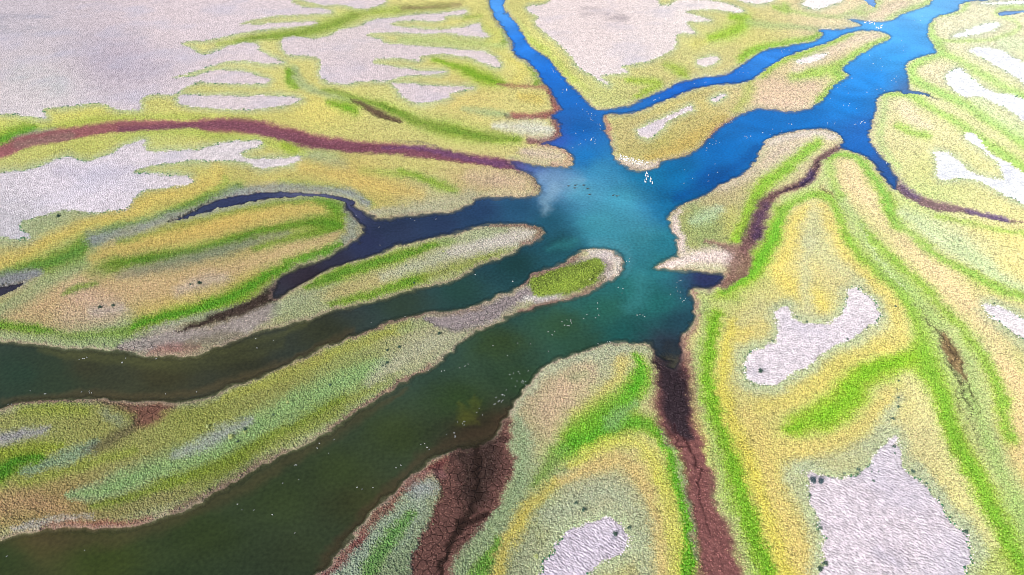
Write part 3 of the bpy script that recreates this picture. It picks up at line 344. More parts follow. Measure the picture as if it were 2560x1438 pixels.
WCOL = [(1245,20,(66,130,228)),(1300,110,(22,105,215)),(1370,190,(0,92,200)),(1420,250,(8,88,185)),(1440,330,(0,84,170)),(1470,390,(14,96,165)),(1500,430,(52,128,166)),(1390,345,(45,70,160)),(1450,470,(72,138,164)),(1380,445,(78,118,155)),(1350,425,(62,82,140)),(1290,412,(84,74,130)),
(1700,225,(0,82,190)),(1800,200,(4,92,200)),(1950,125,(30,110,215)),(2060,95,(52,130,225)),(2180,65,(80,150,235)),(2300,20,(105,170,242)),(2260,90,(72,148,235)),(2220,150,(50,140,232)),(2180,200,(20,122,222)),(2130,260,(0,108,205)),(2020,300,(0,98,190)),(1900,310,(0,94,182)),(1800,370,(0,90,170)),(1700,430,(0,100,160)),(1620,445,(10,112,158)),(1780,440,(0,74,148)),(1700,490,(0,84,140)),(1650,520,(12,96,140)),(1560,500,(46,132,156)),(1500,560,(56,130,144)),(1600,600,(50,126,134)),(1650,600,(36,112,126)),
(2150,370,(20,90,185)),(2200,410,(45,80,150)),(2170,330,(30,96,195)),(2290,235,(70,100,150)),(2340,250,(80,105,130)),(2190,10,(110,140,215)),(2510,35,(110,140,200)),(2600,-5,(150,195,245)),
(1380,550,(26,74,90)),(1300,520,(28,66,92)),(1200,530,(30,52,82)),(1100,560,(34,46,72)),(1000,580,(36,44,66)),(920,600,(38,42,68)),(870,520,(60,60,85)),(840,640,(40,38,52)),(760,690,(44,36,44)),(600,500,(45,48,78)),(480,535,(50,55,80)),(780,488,(80,80,105)),(20,725,(45,42,55)),
(1400,610,(24,68,72)),(1300,660,(26,60,58)),(1150,720,(30,58,52)),(1000,760,(38,52,42)),(800,830,(44,48,34)),(600,900,(44,46,32)),(400,930,(50,50,32)),(200,920,(48,50,34)),(50,940,(36,54,42)),(125,925,(40,52,38)),(120,960,(40,52,38)),(-200,950,(30,54,46)),(300,980,(50,54,40)),
(1640,660,(40,112,118)),(1580,720,(36,100,98)),(1640,760,(32,96,94)),(1500,770,(34,84,76)),(1400,810,(40,68,48)),(1250,860,(44,62,36)),(1550,830,(24,72,74)),(1690,800,(28,56,66)),(1660,860,(42,52,64)),(1770,700,(44,46,84)),(1450,860,(36,66,54)),(1300,950,(38,58,38)),(1150,1000,(40,58,32)),(1000,1080,(44,56,32)),(850,1180,(44,56,32)),(700,1250,(42,54,32)),(500,1340,(40,52,28)),(250,1400,(48,60,26)),(0,1400,(42,54,28)),(100,1350,(62,60,36)),(900,1250,(46,52,32)),(750,1380,(40,50,34)),(400,1500,(34,48,28)),(1200,1080,(46,42,30)),(1240,1060,(46,42,30))]
WPATCH = [((138,168,188),1,.34,[(1352,436,14),(1385,455,32),(1425,458,24),(1455,450,10)]),((140,172,188),1,.4,[(1385,475,14),(1370,505,14),(1362,528,10)]),((80,150,168),1,.4,[(1450,480,30),(1520,500,50),(1580,540,50)]),((52,122,134),1,.5,[(1480,560,30),(1560,590,50),(1610,640,24)]),
((46,116,118),1,.45,[(1370,620,6),(1410,610,12),(1440,600,10)]),((70,76,30),1,.45,[(1152,1040,10),(1144,1018,9),(1140,1004,5)]),((70,78,30),1,.45,[(1160,1052,14),(1174,1028,12),(1182,1005,9),(1186,992,5)]),((70,74,32),1,.45,[(1160,1045,13),(1185,1060,6)]),
((78,140,150),1,.35,[(1480,605,10),(1540,612,14),(1575,650,12),(1560,690,8)]),((60,132,140),1,.35,[(1600,690,20),(1600,740,22),(1560,770,16)]),((66,60,42),1,.5,[(1020,965,6),(920,1030,12),(820,1092,14),(700,1162,16),(570,1236,18),(450,1290,18),(330,1338,20),(200,1352,20),(90,1352,16)]),((58,48,38),1,.6,[(800,1420,12),(870,1335,12),(935,1262,12),(1010,1190,12),(1070,1138,14),(1150,1105,16),(1220,1085,16),(1262,1030,10)]),((72,64,46),.9,.5,[(0,1012,8),(200,988,10),(430,992,10),(560,962,10),(700,912,9),(880,832,8)]),((72,76,46),.9,.5,[(100,878,8),(250,895,12),(420,905,12),(600,868,10),(760,812,8)]),((0,66,135),1,.6,[(1690,495,12),(1760,462,16),(1850,410,14),(1890,370,8)]),((60,64,40),.9,.5,[(700,860,14),(500,915,16),(300,905,14),(150,890,10)])]

SPOTS = [((168,166,178),.6,[(-60,46,10),(0,47,9),(60,44,6),(130,46,4)]),((182,180,188),.5,[(-60,72,12),(60,75,14),(160,80,10),(240,90,8)]),((198,190,200),.4,[(150,130,16),(260,105,20),(360,90,18)]),((182,168,170),.7,[(1460,30,10),(1510,42,14),(1560,50,9)]),
((190,182,196),.4,[(240,150,20),(340,190,18),(420,170,14)]),((205,205,205),.6,[(60,200,30),(150,220,24)]),((150,150,165),.8,[(1890,935,10),(1905,930,8)]),((178,172,192),.7,[(2200,1380,18),(2240,1410,18)]),((150,148,165),.7,[(1530,1345,8),(1540,1335,6)]),((186,178,196),.4,[(150,430,16),(260,440,16),(330,420,10)]),((196,188,196),.3,[(850,130,20),(900,170,16)])]
MUDC = [(164,98,96),(140,88,80),(60,46,50),(150,112,106),(72,54,46),(180,165,152),(172,155,150),(178,158,148),(108,82,62),(134,92,88),(168,102,92),(160,102,98),(118,74,112),(132,76,92),(155,115,100),(150,110,92),(118,66,60)]
# ------------------------------------------------------------ rasterise the survey
RM = 60.
SC = scl(VV) * np.ones((1, NW))
sdW = area_sd(BANK, RM)
sdW = np.minimum(sdW, -area_sd(ISLE_B, RM)); sdW = np.minimum(sdW, -area_sd(ISLE_D, RM))
for b in WBANDS:
    m = band_mask(b, .35); wmax = max(p[2] for p in b)
    sdW = np.maximum(sdW, (m - .5) * 2 * wmax - (m <= 0) * 60)
sdS = np.full((NH, NW), -RM)
for s in SALT: sdS = np.maximum(sdS, area_sd(s, RM))
C = idw(BASE)
def mix(m, c):
    global C
    C += (lin(c).astype(np.float32) - C) * m[..., None].astype(np.float32)
# rims round the salt flats and along the banks
rs = -sdS / SC
WX, WY = at(UU * np.ones((NH, 1)), VV * np.ones((1, NW)))
PATCHY = np.clip(.62 + 1.5 * (fbm(WX * .045, WY * .045, 3) - .42) + 1.1 * (fbm(WX * .22 + 9, WY * .22, 3) - .5), .12, 1.25).astype(np.float32)
BLOT = np.clip((fbm(WX * .12 + 31, WY * .12, 3) - .38) * 4.5, 0, 1)
mix(sstep(46, 8, rs) * .55, (180, 186, 138))
mix(sstep(16, 5, rs) * .45, (140, 172, 120))
rw = -sdW / SC
mix(sstep(34, 10, rw) * .5, (172, 178, 132))
for (c, f, st, pts) in BELTS:
    if c in STRONG[:-1]: mix(band_mask([(p[0], p[1], p[2] * 1.9) for p in pts], .9) * .62 * PATCHY, (164, 188, 58))
    if c in MUDC: mix(band_mask(pts, f) * st, c)
    else: mix(band_mask([(p[0], p[1], p[2] * 1.14) for p in pts], min(1., f + .25)) * np.clip(st * (PATCHY * .38 + (.82 if c in STRONG else .68)), 0, 1), c)
for (c, f, st, pts) in AREAS:
    sd = area_sd(pts, 40.); mix(sstep(-f, f, sd) * st, c)
mix(sstep(52, 12, rs) * .5 * sstep(560, 800, VV), (176, 186, 144))
mix(sstep(15, 2, rw) * .6 * (sdW < 0) * (1 - sstep(300, 200, VV) * sstep(1450, 1550, UU)), (172, 142, 124))
mix(sstep(7, 1, rw) * .6 * (sdW < 0) * sstep(300, 200, VV) * sstep(1450, 1550, UU), (228, 220, 200))
for b in BELTS:
    if b[0] == (60, 46, 50): mix(band_mask(b[3], b[1]) * .95, b[0])
for (c, f, st, pts) in AREAS[2:4]: mix(sstep(-f, f, area_sd(pts, 40.)) * st, c)
lum = (C @ np.array([.3, .6, .1], np.float32))[..., None]
gr = np.clip((C[..., 1] - C[..., 0]) / (C[..., 1] + .01) * 3.2 - .25, 0, 1)[..., None]
C = (C * .92 + lum * .08) * (np.array([.96, .97, 1.04], np.float32) + gr * np.array([-.02, -.09, -.42], np.float32))
C = C * (1 + .22 * (fbm(WX * .09 + 5, WY * .09 + 70, 4) - .5))[..., None]
C = C + (1 - C) * (.20 * sstep(1700, 2560, UU) * sstep(800, 0, VV))[..., None]  # washes the top right paler: glare painted into the land colour
C = C * (1 - .17 * sstep(1500, 1150, UU) * sstep(300, 620, VV))[..., None]  # darkens the left foreground: vignette painted into the land colour
mS = sstep(-1.6, 1.6, sdS)
C = C * (1 - mS[..., None]) + idw(SALTC) * np.array([1.28, 1.18, 1.09], np.float32) * (1 - .12 * sstep(700, 200, UU) * sstep(320, 200, VV))[..., None] * (1 + .32 * sstep(1800, 2450, UU) * sstep(900, 300, VV))[..., None] * mS[..., None]
for (c, st, pts) in SPOTS: mix(band_mask(pts, 1.) * st * np.clip(BLOT + .25, 0, 1), c)
mud = np.zeros((NH, NW), np.float32)         # bare cracked mud
for (c, f, st, pts) in BELTS:
    if c in MUDC: mud = np.maximum(mud, band_mask(pts, f) * st)
for (c, f, st, pts) in AREAS[1:]: mud = np.maximum(mud, sstep(-f, f, area_sd(pts, 40.)))
crack = mud.copy()
low_wash = band_mask([(1683,1000,50),(1700,1060,48),(1726,1110,32),(1745,1170,32),(1758,1240,38),(1775,1310,44),(1795,1380,52),(1812,1460,62),(1830,1540,64)], .3) * (1 - band_mask([(1668,870,22),(1675,930,32),(1690,1000,36),(1700,1045,30),(1715,1085,18)], .5))
crack = crack * (1 - .85 * low_wash) * (.2 + .6 * BLOT) * (1 - .8 * sstep(2250, 2300, UU))
red_long = band_mask(BELTS[[i for i, b in enumerate(BELTS) if b[0] == (164,98,96)][0]][3], .3)
crack = crack * (1 - .8 * red_long)
rill = np.zeros((NH, NW), np.float32)
for (c, pts) in RILLS:
    m = band_mask([(p[0], p[1], p[2] * 1.15 + .3) for p in pts], .5, 6); mix(m * .95, c)
    if sum(c) < 400: rill = np.maximum(rill, m)
mud = np.maximum(mud, sstep(7, 1, rw) * .7)
# under water: the bed darkens from mud to silt
bed = sstep(0, 16, sdW / SC)
C = C * (1 - .22 * sstep(-2, 6, sdW)[..., None]); C = C * (1 - bed[..., None]) + lin((84, 78, 62)) * bed[..., None]
WC = idw(WCOL, 2.9)  # water tints, with the sky's reflection on the far reaches painted in
Cg = C; C = WC
for (c, f, st, pts) in WPATCH: mix(band_mask(pts, f) * st, c)
WC = C; C = Cg
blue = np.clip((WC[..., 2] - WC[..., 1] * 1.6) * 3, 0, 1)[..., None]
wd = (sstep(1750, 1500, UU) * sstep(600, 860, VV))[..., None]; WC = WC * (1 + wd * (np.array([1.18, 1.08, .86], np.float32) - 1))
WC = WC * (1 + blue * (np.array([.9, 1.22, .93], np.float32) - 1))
# opacity of the water column from the distance to the bank
WA = .42 + .58 * sstep(0, 18, sdW / SC)
shallow = np.maximum(band_mask([(1690,1080,26),(1690,1000,36),(1680,930,34),(1670,870,20)], .4), 0)
WA = WA * (1 - .35 * shallow) * (1 - .75 * band_mask([(1662,895,8),(1678,915,16),(1695,898,8)], 1.))

def sample(A, u, v):
    x = np.clip((u - U0) / ST, 0, NW - 1.001); y = np.clip((v - V0) / ST, 0, NH - 1.001)
    i = x.astype(int); j = y.astype(int); fx = x - i; fy = y - j
    if A.ndim == 3: fx = fx[..., None]; fy = fy[..., None]
    return (A[j, i] * (1 - fx) + A[j, i + 1] * fx) * (1 - fy) + (A[j + 1, i] * (1 - fx) + A[j + 1, i + 1] * fx) * fy
def jitter(X, Y, u, v):
    """ragged, metre-scale wander of every boundary"""
    m2px = F * 1.0 / np.maximum(np.sqrt(X ** 2 + Y ** 2 + H * H), 100)
    nx = fbm(X * .55, Y * .55) - .5 + .8 * (fbm(X * .13 + 40, Y * .13) - .5); ny = fbm(X * .55 + 91, Y * .55 + 33) - .5 + .8 * (fbm(X * .13 + 7, Y * .13 + 60) - .5)
    return u + nx * m2px * 2.2, v + ny * m2px * 2.2 * .55
FARC = [lin(c) for c in ((150,180,70), (205,195,110), (206,190,130), (176,184,136), (215,206,214), (120,165,50))]
def far_color(X, Y):
    n = fbm(X * .006 + 3, Y * .006 + 8, 3) * 14
    k = np.floor(n).astype(int) % 6; f = (n - np.floor(n))[..., None]; P = np.array(FARC)
    return P[k] * (1 - f) + P[(k + 1) % 6] * f
def inmap(u, v):
    return sstep(U0, U0 + 90, u) * sstep(U0 + ST * NW, U0 + ST * NW - 90, u) * sstep(V0 + 10, V0 + 130, v) * sstep(V0 + ST * NH, V0 + ST * NH - 60, v)
def land_height(u, v, X, Y):
    s = scl(np.clip(v, -230, 1700)); w = sample(sdW, u, v) / s; sm = sample(mS, u, v); md = sample(mud, u, v)
    h = .04 + .42 * sstep(0, 30, -w) + .10 * (fbm(X * .08, Y * .08) - .5)
    h = np.where(w > 0, -.03 - .75 * sstep(0, 22, w), h)
    h = h - .22 * md * (w <= 0) * sstep(0, 12, -w)
    h += sm * .08 - .10 * sample(rill, u, v) * (w < 0)
    veg = (1 - sm) * (1 - md) * sstep(-2, -10, w)
    h += veg * .22 * (fbm(X * 1.1, Y * 1.1, 2) - .35)
    # raised salt crust in ridges across the sun
    q = X * SHD[0] + Y * SHD[1]; p = X * SHD[1] - Y * SHD[0]
    h += sm * .09 * (fbm(q * 1.6, p * .9, 2) - .5)
    h += (w < 0) * md * .05 * (fbm(X * .9, Y * .9, 2) - .5)
    return h, w

# ------------------------------------------------------------ sheets of ground and water
STEP = 2.15
us = np.arange(-400, 2962, STEP); vs = np.arange(1640, -228, -STEP)
ea = np.array([-9, -4.5, -2.6, -1.7, -1.25]); a_in = (us - 1280) / F
A_ = np.concatenate([ea * 1.0, a_in, -ea[::-1]])
b_in = (719 - vs) / F; t_in = H / (sp - b_in * cp); Y_in = (cp + b_in * sp) * t_in
fr = np.geomspace(math.hypot(Y_in[-1], H) * 1.01, 25000, 60); Yf = np.sqrt(fr ** 2 - H * H)
# beyond the last row keep the fan: t follows the distance
t_f = fr * cp + 0 * fr; bf = (Yf * sp - cp * H) / (sp * H + Yf * cp); t_f = H / (sp - bf * cp)
near_Y = Y_in[0] - np.array([4000, 900, 300, 120, 60, 30, 15, 7, 3]); near_t = np.full(len(near_Y), t_in[0]) * np.linspace(40, 1, 9) ** .5
T_ = np.concatenate([near_t, t_in, t_f]); Y_ = np.concatenate([near_Y, Y_in, Yf])
X = (A_[None, :] * T_[:, None]).astype(np.float64); Y = np.repeat(Y_[:, None], len(A_), 1)
NR, NC = X.shape
U, V = inv(X, np.maximum(Y, 20)); V = np.where(Y < Y_in[0], 1640 + 0 * V, V)
ju, jv = jitter(X, Y, U, V)
hh, ww = land_height(ju, jv, X, Y)
im = inmap(U, V)
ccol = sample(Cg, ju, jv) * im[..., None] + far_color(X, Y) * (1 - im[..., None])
hh = hh * im + .4 * (1 - im); ww_in = ww * im - 60 * (1 - im)
msk = np.stack([sample(crack, ju, jv) * im, sample(mS, ju, jv) * im, (1 - sample(mS, ju, jv)) * (1 - sample(mud, ju, jv)) * im + (1 - im)], -1)

def sheet(name, X, Y, Z, facemask=None):
    n, m = X.shape
    co = np.stack([X, Y, Z], -1).reshape(-1, 3).astype(np.float32)
    idx = np.arange(n * m).reshape(n, m)
    q = np.stack([idx[:-1, :-1], idx[:-1, 1:], idx[1:, 1:], idx[1:, :-1]], -1).reshape(-1, 4)
    used = None
    if facemask is not None:
        q = q[facemask.reshape(-1)]; used = np.unique(q); rm = np.zeros(n * m, int); rm[used] = np.arange(len(used)); q = rm[q]; co = co[used]
    me = bpy.data.meshes.new(name)
    me.vertices.add(len(co)); me.vertices.foreach_set('co', co.ravel())
    me.loops.add(q.size); me.loops.foreach_set('vertex_index', q.ravel().astype(np.int32))
    me.polygons.add(len(q)); me.polygons.foreach_set('loop_start', np.arange(0, q.size, 4, dtype=np.int32))
    me.polygons.foreach_set('use_smooth', np.ones(len(q), bool))
    me.update(calc_edges=True)
    return me, used
def put_color(me, name, rgb, a=None):
    at_ = me.color_attributes.new(name, 'FLOAT_COLOR', 'POINT')
    d = np.ones((len(rgb), 4), np.float32); d[:, :3] = rgb
    if a is not None: d[:, 3] = a
    at_.data.foreach_set('color', d.ravel())

def nodes(name):
    m = bpy.data.materials.new(name); m.use_nodes = True; t = m.node_tree; t.nodes.clear()
    return m, t, (lambda ty, **k: _mk(t, ty, k)), t.links.new
def _mk(t, ty, k):
    n = t.nodes.new(ty)
    for a, b in k.items(): setattr(n, a, b)
    return n

def ground_mat():
    m, t, N, L = nodes('ground')
    out = N('ShaderNodeOutputMaterial'); bs = N('ShaderNodeBsdfPrincipled'); L(bs.outputs[0], out.inputs[0])
    bs.inputs['Roughness'].default_value = .95; bs.inputs['Specular IOR Level'].default_value = .12
    ca = N('ShaderNodeAttribute', attribute_name='Col'); ma = N('ShaderNodeAttribute', attribute_name='Mask')
    sx = N('ShaderNodeSeparateColor'); L(ma.outputs['Color'], sx.inputs[0])
    geo = N('ShaderNodeNewGeometry')
    # fine mottling, the real unevenness of plants and crust
    n1 = N('ShaderNodeTexNoise'); n1.inputs['Scale'].default_value = 2.6; n1.inputs['Detail'].default_value = 4; L(geo.outputs['Position'], n1.inputs['Vector'])
    mr = N('ShaderNodeMapRange'); L(n1.outputs['Fac'], mr.inputs[0]); mr.inputs[1].default_value = .3; mr.inputs[2].default_value = .7; mr.inputs[3].default_value = .8; mr.inputs[4].default_value = 1.14
    mul = N('ShaderNodeVectorMath', operation='SCALE'); L(ca.outputs['Color'], mul.inputs[0]); L(mr.outputs[0], mul.inputs['Scale'])
    n4 = N('ShaderNodeTexNoise'); n4.inputs['Scale'].default_value = .95; n4.inputs['Detail'].default_value = 4; n4.inputs['Roughness'].default_value = .7; L(geo.outputs['Position'], n4.inputs['Vector'])
    mr4 = N('ShaderNodeMapRange'); L(n4.outputs['Fac'], mr4.inputs[0]); mr4.inputs[1].default_value = .34; mr4.inputs[2].default_value = .66; mr4.inputs[3].default_value = .66; mr4.inputs[4].default_value = 1.2
    mul2 = N('ShaderNodeVectorMath', operation='SCALE'); L(mul.outputs[0], mul2.inputs[0]); L(mr4.outputs[0], mul2.inputs['Scale'])
    # damp blots on the salt
    n2 = N('ShaderNodeTexNoise'); n2.inputs['Scale'].default_value = .045; n2.inputs['Detail'].default_value = 5; L(geo.outputs['Position'], n2.inputs['Vector'])
    mr2 = N('ShaderNodeMapRange'); L(n2.outputs['Fac'], mr2.inputs[0]); mr2.inputs[1].default_value = .5; mr2.inputs[2].default_value = .75; mr2.inputs[3].default_value = 0; mr2.inputs[4].default_value = .45
    mm = N('ShaderNodeMath', operation='MULTIPLY'); L(mr2.outputs[0], mm.inputs[0]); L(sx.outputs[1], mm.inputs[1])
    mx = N('ShaderNodeMix', data_type='RGBA'); L(mm.outputs[0], mx.inputs[0]); L(mul2.outputs[0], mx.inputs[6]); mx.inputs[7].default_value = (.42, .41, .50, 1)
    # mud cracks
    wn = N('ShaderNodeTexNoise'); wn.inputs['Scale'].default_value = 1.2; L(geo.outputs['Position'], wn.inputs['Vector'])
    wa = N('ShaderNodeVectorMath', operation='MULTIPLY_ADD'); L(wn.outputs['Color'], wa.inputs[0]); wa.inputs[1].default_value = (.8, .8, 0); L(geo.outputs['Position'], wa.inputs[2])
    vo = N('ShaderNodeTexVoronoi', feature='DISTANCE_TO_EDGE', voronoi_dimensions='2D'); vo.inputs['Scale'].default_value = .62; L(wa.outputs[0], vo.inputs['Vector'])
    vo2 = N('ShaderNodeTexVoronoi', feature='DISTANCE_TO_EDGE', voronoi_dimensions='2D'); vo2.inputs['Scale'].default_value = 1.7; L(wa.outputs[0], vo2.inputs['Vector'])
    c1 = N('ShaderNodeMapRange'); L(vo.outputs['Distance'], c1.inputs[0]); c1.inputs[1].default_value = .02; c1.inputs[2].default_value = .09; c1.inputs[3].default_value = 1; c1.inputs[4].default_value = 0
    c2 = N('ShaderNodeMapRange'); L(vo2.outputs['Distance'], c2.inputs[0]); c2.inputs[1].default_value = .01; c2.inputs[2].default_value = .12; c2.inputs[3].default_value = .25; c2.inputs[4].default_value = 0
    cm = N('ShaderNodeMath', operation='MAXIMUM'); L(c1.outputs[0], cm.inputs[0]); L(c2.outputs[0], cm.inputs[1])
    ck = N('ShaderNodeMath', operation='MULTIPLY'); L(cm.outputs[0], ck.inputs[0]); L(sx.outputs[0], ck.inputs[1])
    dk = N('ShaderNodeVectorMath', operation='SCALE'); L(mx.outputs[2], dk.inputs[0]); dk.inputs['Scale'].default_value = .32
    mc = N('ShaderNodeMix', data_type='RGBA'); L(ck.outputs[0], mc.inputs[0]); L(mx.outputs[2], mc.inputs[6]); L(dk.outputs[0], mc.inputs[7])
    L(mc.outputs[2], bs.inputs['Base Color'])
    # relief: clumps, crust ridges lying across the wind, cracks
    nb = N('ShaderNodeTexNoise'); nb.inputs['Scale'].default_value = 2.0; nb.inputs['Detail'].default_value = 3; L(geo.outputs['Position'], nb.inputs['Vector'])
    mp = N('ShaderNodeMapping'); mp.vector_type = 'TEXTURE'; mp.inputs['Rotation'].default_value = (0, 0, math.atan2(-SHD[0], SHD[1])); mp.inputs['Scale'].default_value = (1.5, .75, 1); L(geo.outputs['Position'], mp.inputs[0])
    ns = N('ShaderNodeTexNoise'); ns.inputs['Scale'].default_value = 2.1; ns.inputs['Detail'].default_value = 2.5; L(mp.outputs[0], ns.inputs['Vector'])
    hm = N('ShaderNodeMix', data_type='FLOAT'); L(sx.outputs[1], hm.inputs[0]); L(nb.outputs['Fac'], hm.inputs[2]); L(ns.outputs['Fac'], hm.inputs[3])
    vs_ = N('ShaderNodeMath', operation='MAXIMUM'); L(sx.outputs[1], vs_.inputs[0]); L(sx.outputs[2], vs_.inputs[1])
    va = N('ShaderNodeMapRange'); L(vs_.outputs[0], va.inputs[0]); va.inputs[3].default_value = .35; va.inputs[4].default_value = 1
    hq = N('ShaderNodeMath', operation='MULTIPLY'); L(hm.outputs[0], hq.inputs[0]); L(va.outputs[0], hq.inputs[1])
    hs = N('ShaderNodeMath', operation='SUBTRACT'); L(hq.outputs[0], hs.inputs[0])
    ckh = N('ShaderNodeMath', operation='MULTIPLY'); L(ck.outputs[0], ckh.inputs[0]); ckh.inputs[1].default_value = .35; L(ckh.outputs[0], hs.inputs[1])
    bp = N('ShaderNodeBump'); bp.inputs['Strength'].default_value = 1; bp.inputs['Distance'].default_value = .42; L(hs.outputs[0], bp.inputs['Height']); L(bp.outputs[0], bs.inputs['Normal'])
    return m

me, _ = sheet('ground', X, Y, hh)
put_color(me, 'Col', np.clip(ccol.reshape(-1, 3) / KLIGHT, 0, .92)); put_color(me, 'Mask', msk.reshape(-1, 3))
ground = bpy.data.objects.new('ground', me); col.objects.link(ground); ground['kind'] = 'structure'; me.materials.append(ground_mat())

def water_mat():
    m, t, N, L = nodes('water')
    out = N('ShaderNodeOutputMaterial'); ms = N('ShaderNodeMixShader'); tr = N('ShaderNodeBsdfTransparent'); bs = N('ShaderNodeBsdfPrincipled')
    ca = N('ShaderNodeAttribute', attribute_name='Col'); geo = N('ShaderNodeNewGeometry')
    bs.inputs['Roughness'].default_value = .14; bs.inputs['IOR'].default_value = 1.33; bs.inputs['Specular IOR Level'].default_value = .5
    n0 = N('ShaderNodeTexNoise'); n0.inputs['Scale'].default_value = 1.3; n0.inputs['Detail'].default_value = 4; L(geo.outputs['Position'], n0.inputs['Vector'])
    n1 = N('ShaderNodeTexNoise'); n1.inputs['Scale'].default_value = .035; n1.inputs['Detail'].default_value = 4; n1.inputs['Distortion'].default_value = 1.5; L(geo.outputs['Position'], n1.inputs['Vector'])
    ad = N('ShaderNodeMath', operation='ADD'); L(n0.outputs['Fac'], ad.inputs[0]); L(n1.outputs['Fac'], ad.inputs[1])
    mr = N('ShaderNodeMapRange'); L(ad.outputs[0], mr.inputs[0]); mr.inputs[1].default_value = .7; mr.inputs[2].default_value = 1.3; mr.inputs[3].default_value = .7; mr.inputs[4].default_value = 1.3
    mul = N('ShaderNodeVectorMath', operation='SCALE'); L(ca.outputs['Color'], mul.inputs[0]); L(mr.outputs[0], mul.inputs['Scale']); L(mul.outputs[0], bs.inputs['Base Color'])
    nb = N('ShaderNodeTexNoise'); nb.inputs['Scale'].default_value = 1.6; nb.inputs['Detail'].default_value = 3; L(geo.outputs['Position'], nb.inputs['Vector'])
    bp = N('ShaderNodeBump'); bp.inputs['Strength'].default_value = .6; bp.inputs['Distance'].default_value = .03; L(nb.outputs['Fac'], bp.inputs['Height']); L(bp.outputs[0], bs.inputs['Normal'])
    L(ca.outputs['Alpha'], ms.inputs[0]); L(tr.outputs[0], ms.inputs[1]); L(bs.outputs[0], ms.inputs[2]); L(ms.outputs[0], out.inputs[0])
    return m
fm = ((ww_in[:-1, :-1] > -3) | (ww_in[1:, 1:] > -3) | (ww_in[:-1, 1:] > -3) | (ww_in[1:, :-1] > -3))
me, used = sheet('water', X, Y, np.zeros_like(X), fm)
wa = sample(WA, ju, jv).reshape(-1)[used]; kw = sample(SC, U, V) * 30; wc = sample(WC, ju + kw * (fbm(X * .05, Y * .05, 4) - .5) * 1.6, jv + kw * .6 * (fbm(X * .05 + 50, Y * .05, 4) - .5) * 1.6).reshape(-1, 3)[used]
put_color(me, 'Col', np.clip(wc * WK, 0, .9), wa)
water = bpy.data.objects.new('water', me); col.objects.link(water); water['kind'] = 'structure'; me.materials.append(water_mat())

# ------------------------------------------------------------ marsh plants: low succulent clumps, uncountable
def raw_mesh(name, co, fv, nper, smooth=False):
    me = bpy.data.meshes.new(name); me.vertices.add(len(co)); me.vertices.foreach_set('co', np.asarray(co, np.float32).ravel())
    me.loops.add(fv.size); me.loops.foreach_set('vertex_index', fv.ravel().astype(np.int32))
    me.polygons.add(fv.size // nper); me.polygons.foreach_set('loop_start', np.arange(0, fv.size, nper, dtype=np.int32))
    me.update(calc_edges=True); return me
def plant_mat():
    m, t, N, L = nodes('marsh_plants')
    out = N('ShaderNodeOutputMaterial'); bs = N('ShaderNodeBsdfPrincipled'); L(bs.outputs[0], out.inputs[0]); bs.inputs['Roughness'].default_value = .8; bs.inputs['Specular IOR Level'].default_value = .2
    ca = N('ShaderNodeAttribute', attribute_name='Col'); L(ca.outputs['Color'], bs.inputs['Base Color'])
    return m
NT = 3000000
Yt = rng.uniform(52, 520, NT); Xt = rng.uniform(-1, 1, NT) * (Yt * 1.0 + 100)
Ut, Vt = inv(Xt, Yt); Dt = np.sqrt(Xt ** 2 + Yt ** 2 + H * H)
vis = (Ut > -400) & (Ut < 2960) & (Vt > -130) & (Vt < 1635)
far_out = (Ut < -60) | (Ut > 2620) | (Vt < -40) | (Vt > 1500)
keep = vis & ((~far_out) | (rng.random(NT) < .45)) & (rng.random(NT) < np.clip(190. / Dt, .35, 1))
Xt, Yt, Ut, Vt, Dt = [q[keep] for q in (Xt, Yt, Ut, Vt, Dt)]
ju2, jv2 = jitter(Xt, Yt, Ut, Vt); h2, w2 = land_height(ju2, jv2, Xt, Yt)
s_ = sample(mS, ju2, jv2); md = sample(mud, ju2, jv2); sdq = sample(sdS, ju2, jv2) / scl(Vt); q_ = 6 * scl(Vt); ct = sample(Cg, ju2 + rng.normal(size=len(Xt)) * q_, jv2 + rng.normal(size=len(Xt)) * q_ * .6)
pv = (1 - s_) * (1 - .85 * md) * sstep(-1, -6, w2) * (1 - .9 * sample(rill, ju2, jv2))
edge = (np.abs(sdq + 1) < 4.5) * (rng.random(len(Xt)) < .17) * (fbm(Xt * .06, Yt * .06, 2) > .42)
k = (rng.random(len(Xt)) < pv) | (edge & (w2 < -8))
Xt, Yt, h2, ct, Dt, edge, s_ = [q[k] for q in (Xt, Yt, h2, ct, Dt, edge, s_)]
nT = len(Xt); print('tufts', nT)
rad = rng.uniform(.10, .25, nT) * np.clip(Dt / 190, 1, 1.6) * np.where(edge, 1.15, 1); hgt = rad * rng.uniform(.55, 1.15, nT)
green_ = np.clip((ct[:, 1] - ct[:, 0]) * 6, 0, 1); hgt *= (1 + .55 * green_) * np.clip(230 / Dt, .8, 1.25)
ang = rng.uniform(0, 6.283, nT); NP = 5
P = np.zeros((nT, NP + 1, 3), np.float32)
for i in range(NP):
    a = ang + i * 6.283 / NP; r = rad * rng.uniform(.75, 1.25, nT)
    P[:, i, 0] = Xt + np.cos(a) * r; P[:, i, 1] = Yt + np.sin(a) * r; P[:, i, 2] = h2 - .06
P[:, NP, 0] = Xt + rng.uniform(-.4, .4, nT) * rad; P[:, NP, 1] = Yt + rng.uniform(-.4, .4, nT) * rad; P[:, NP, 2] = h2 + hgt
base = (np.arange(nT) * (NP + 1))[:, None, None]
tri = np.array([[i, (i + 1) % NP, NP] for i in range(NP)])[None]
me = raw_mesh('marsh_plants', P.reshape(-1, 3), (base + tri).reshape(-1, 3), 3)
g = ct * (1 + rng.uniform(-.22, .22, nT) * (1 + .6 * green_) * np.clip(190 / Dt - .15, .2, 1))[:, None] * (1 + rng.normal(0, .03, (nT, 3)))
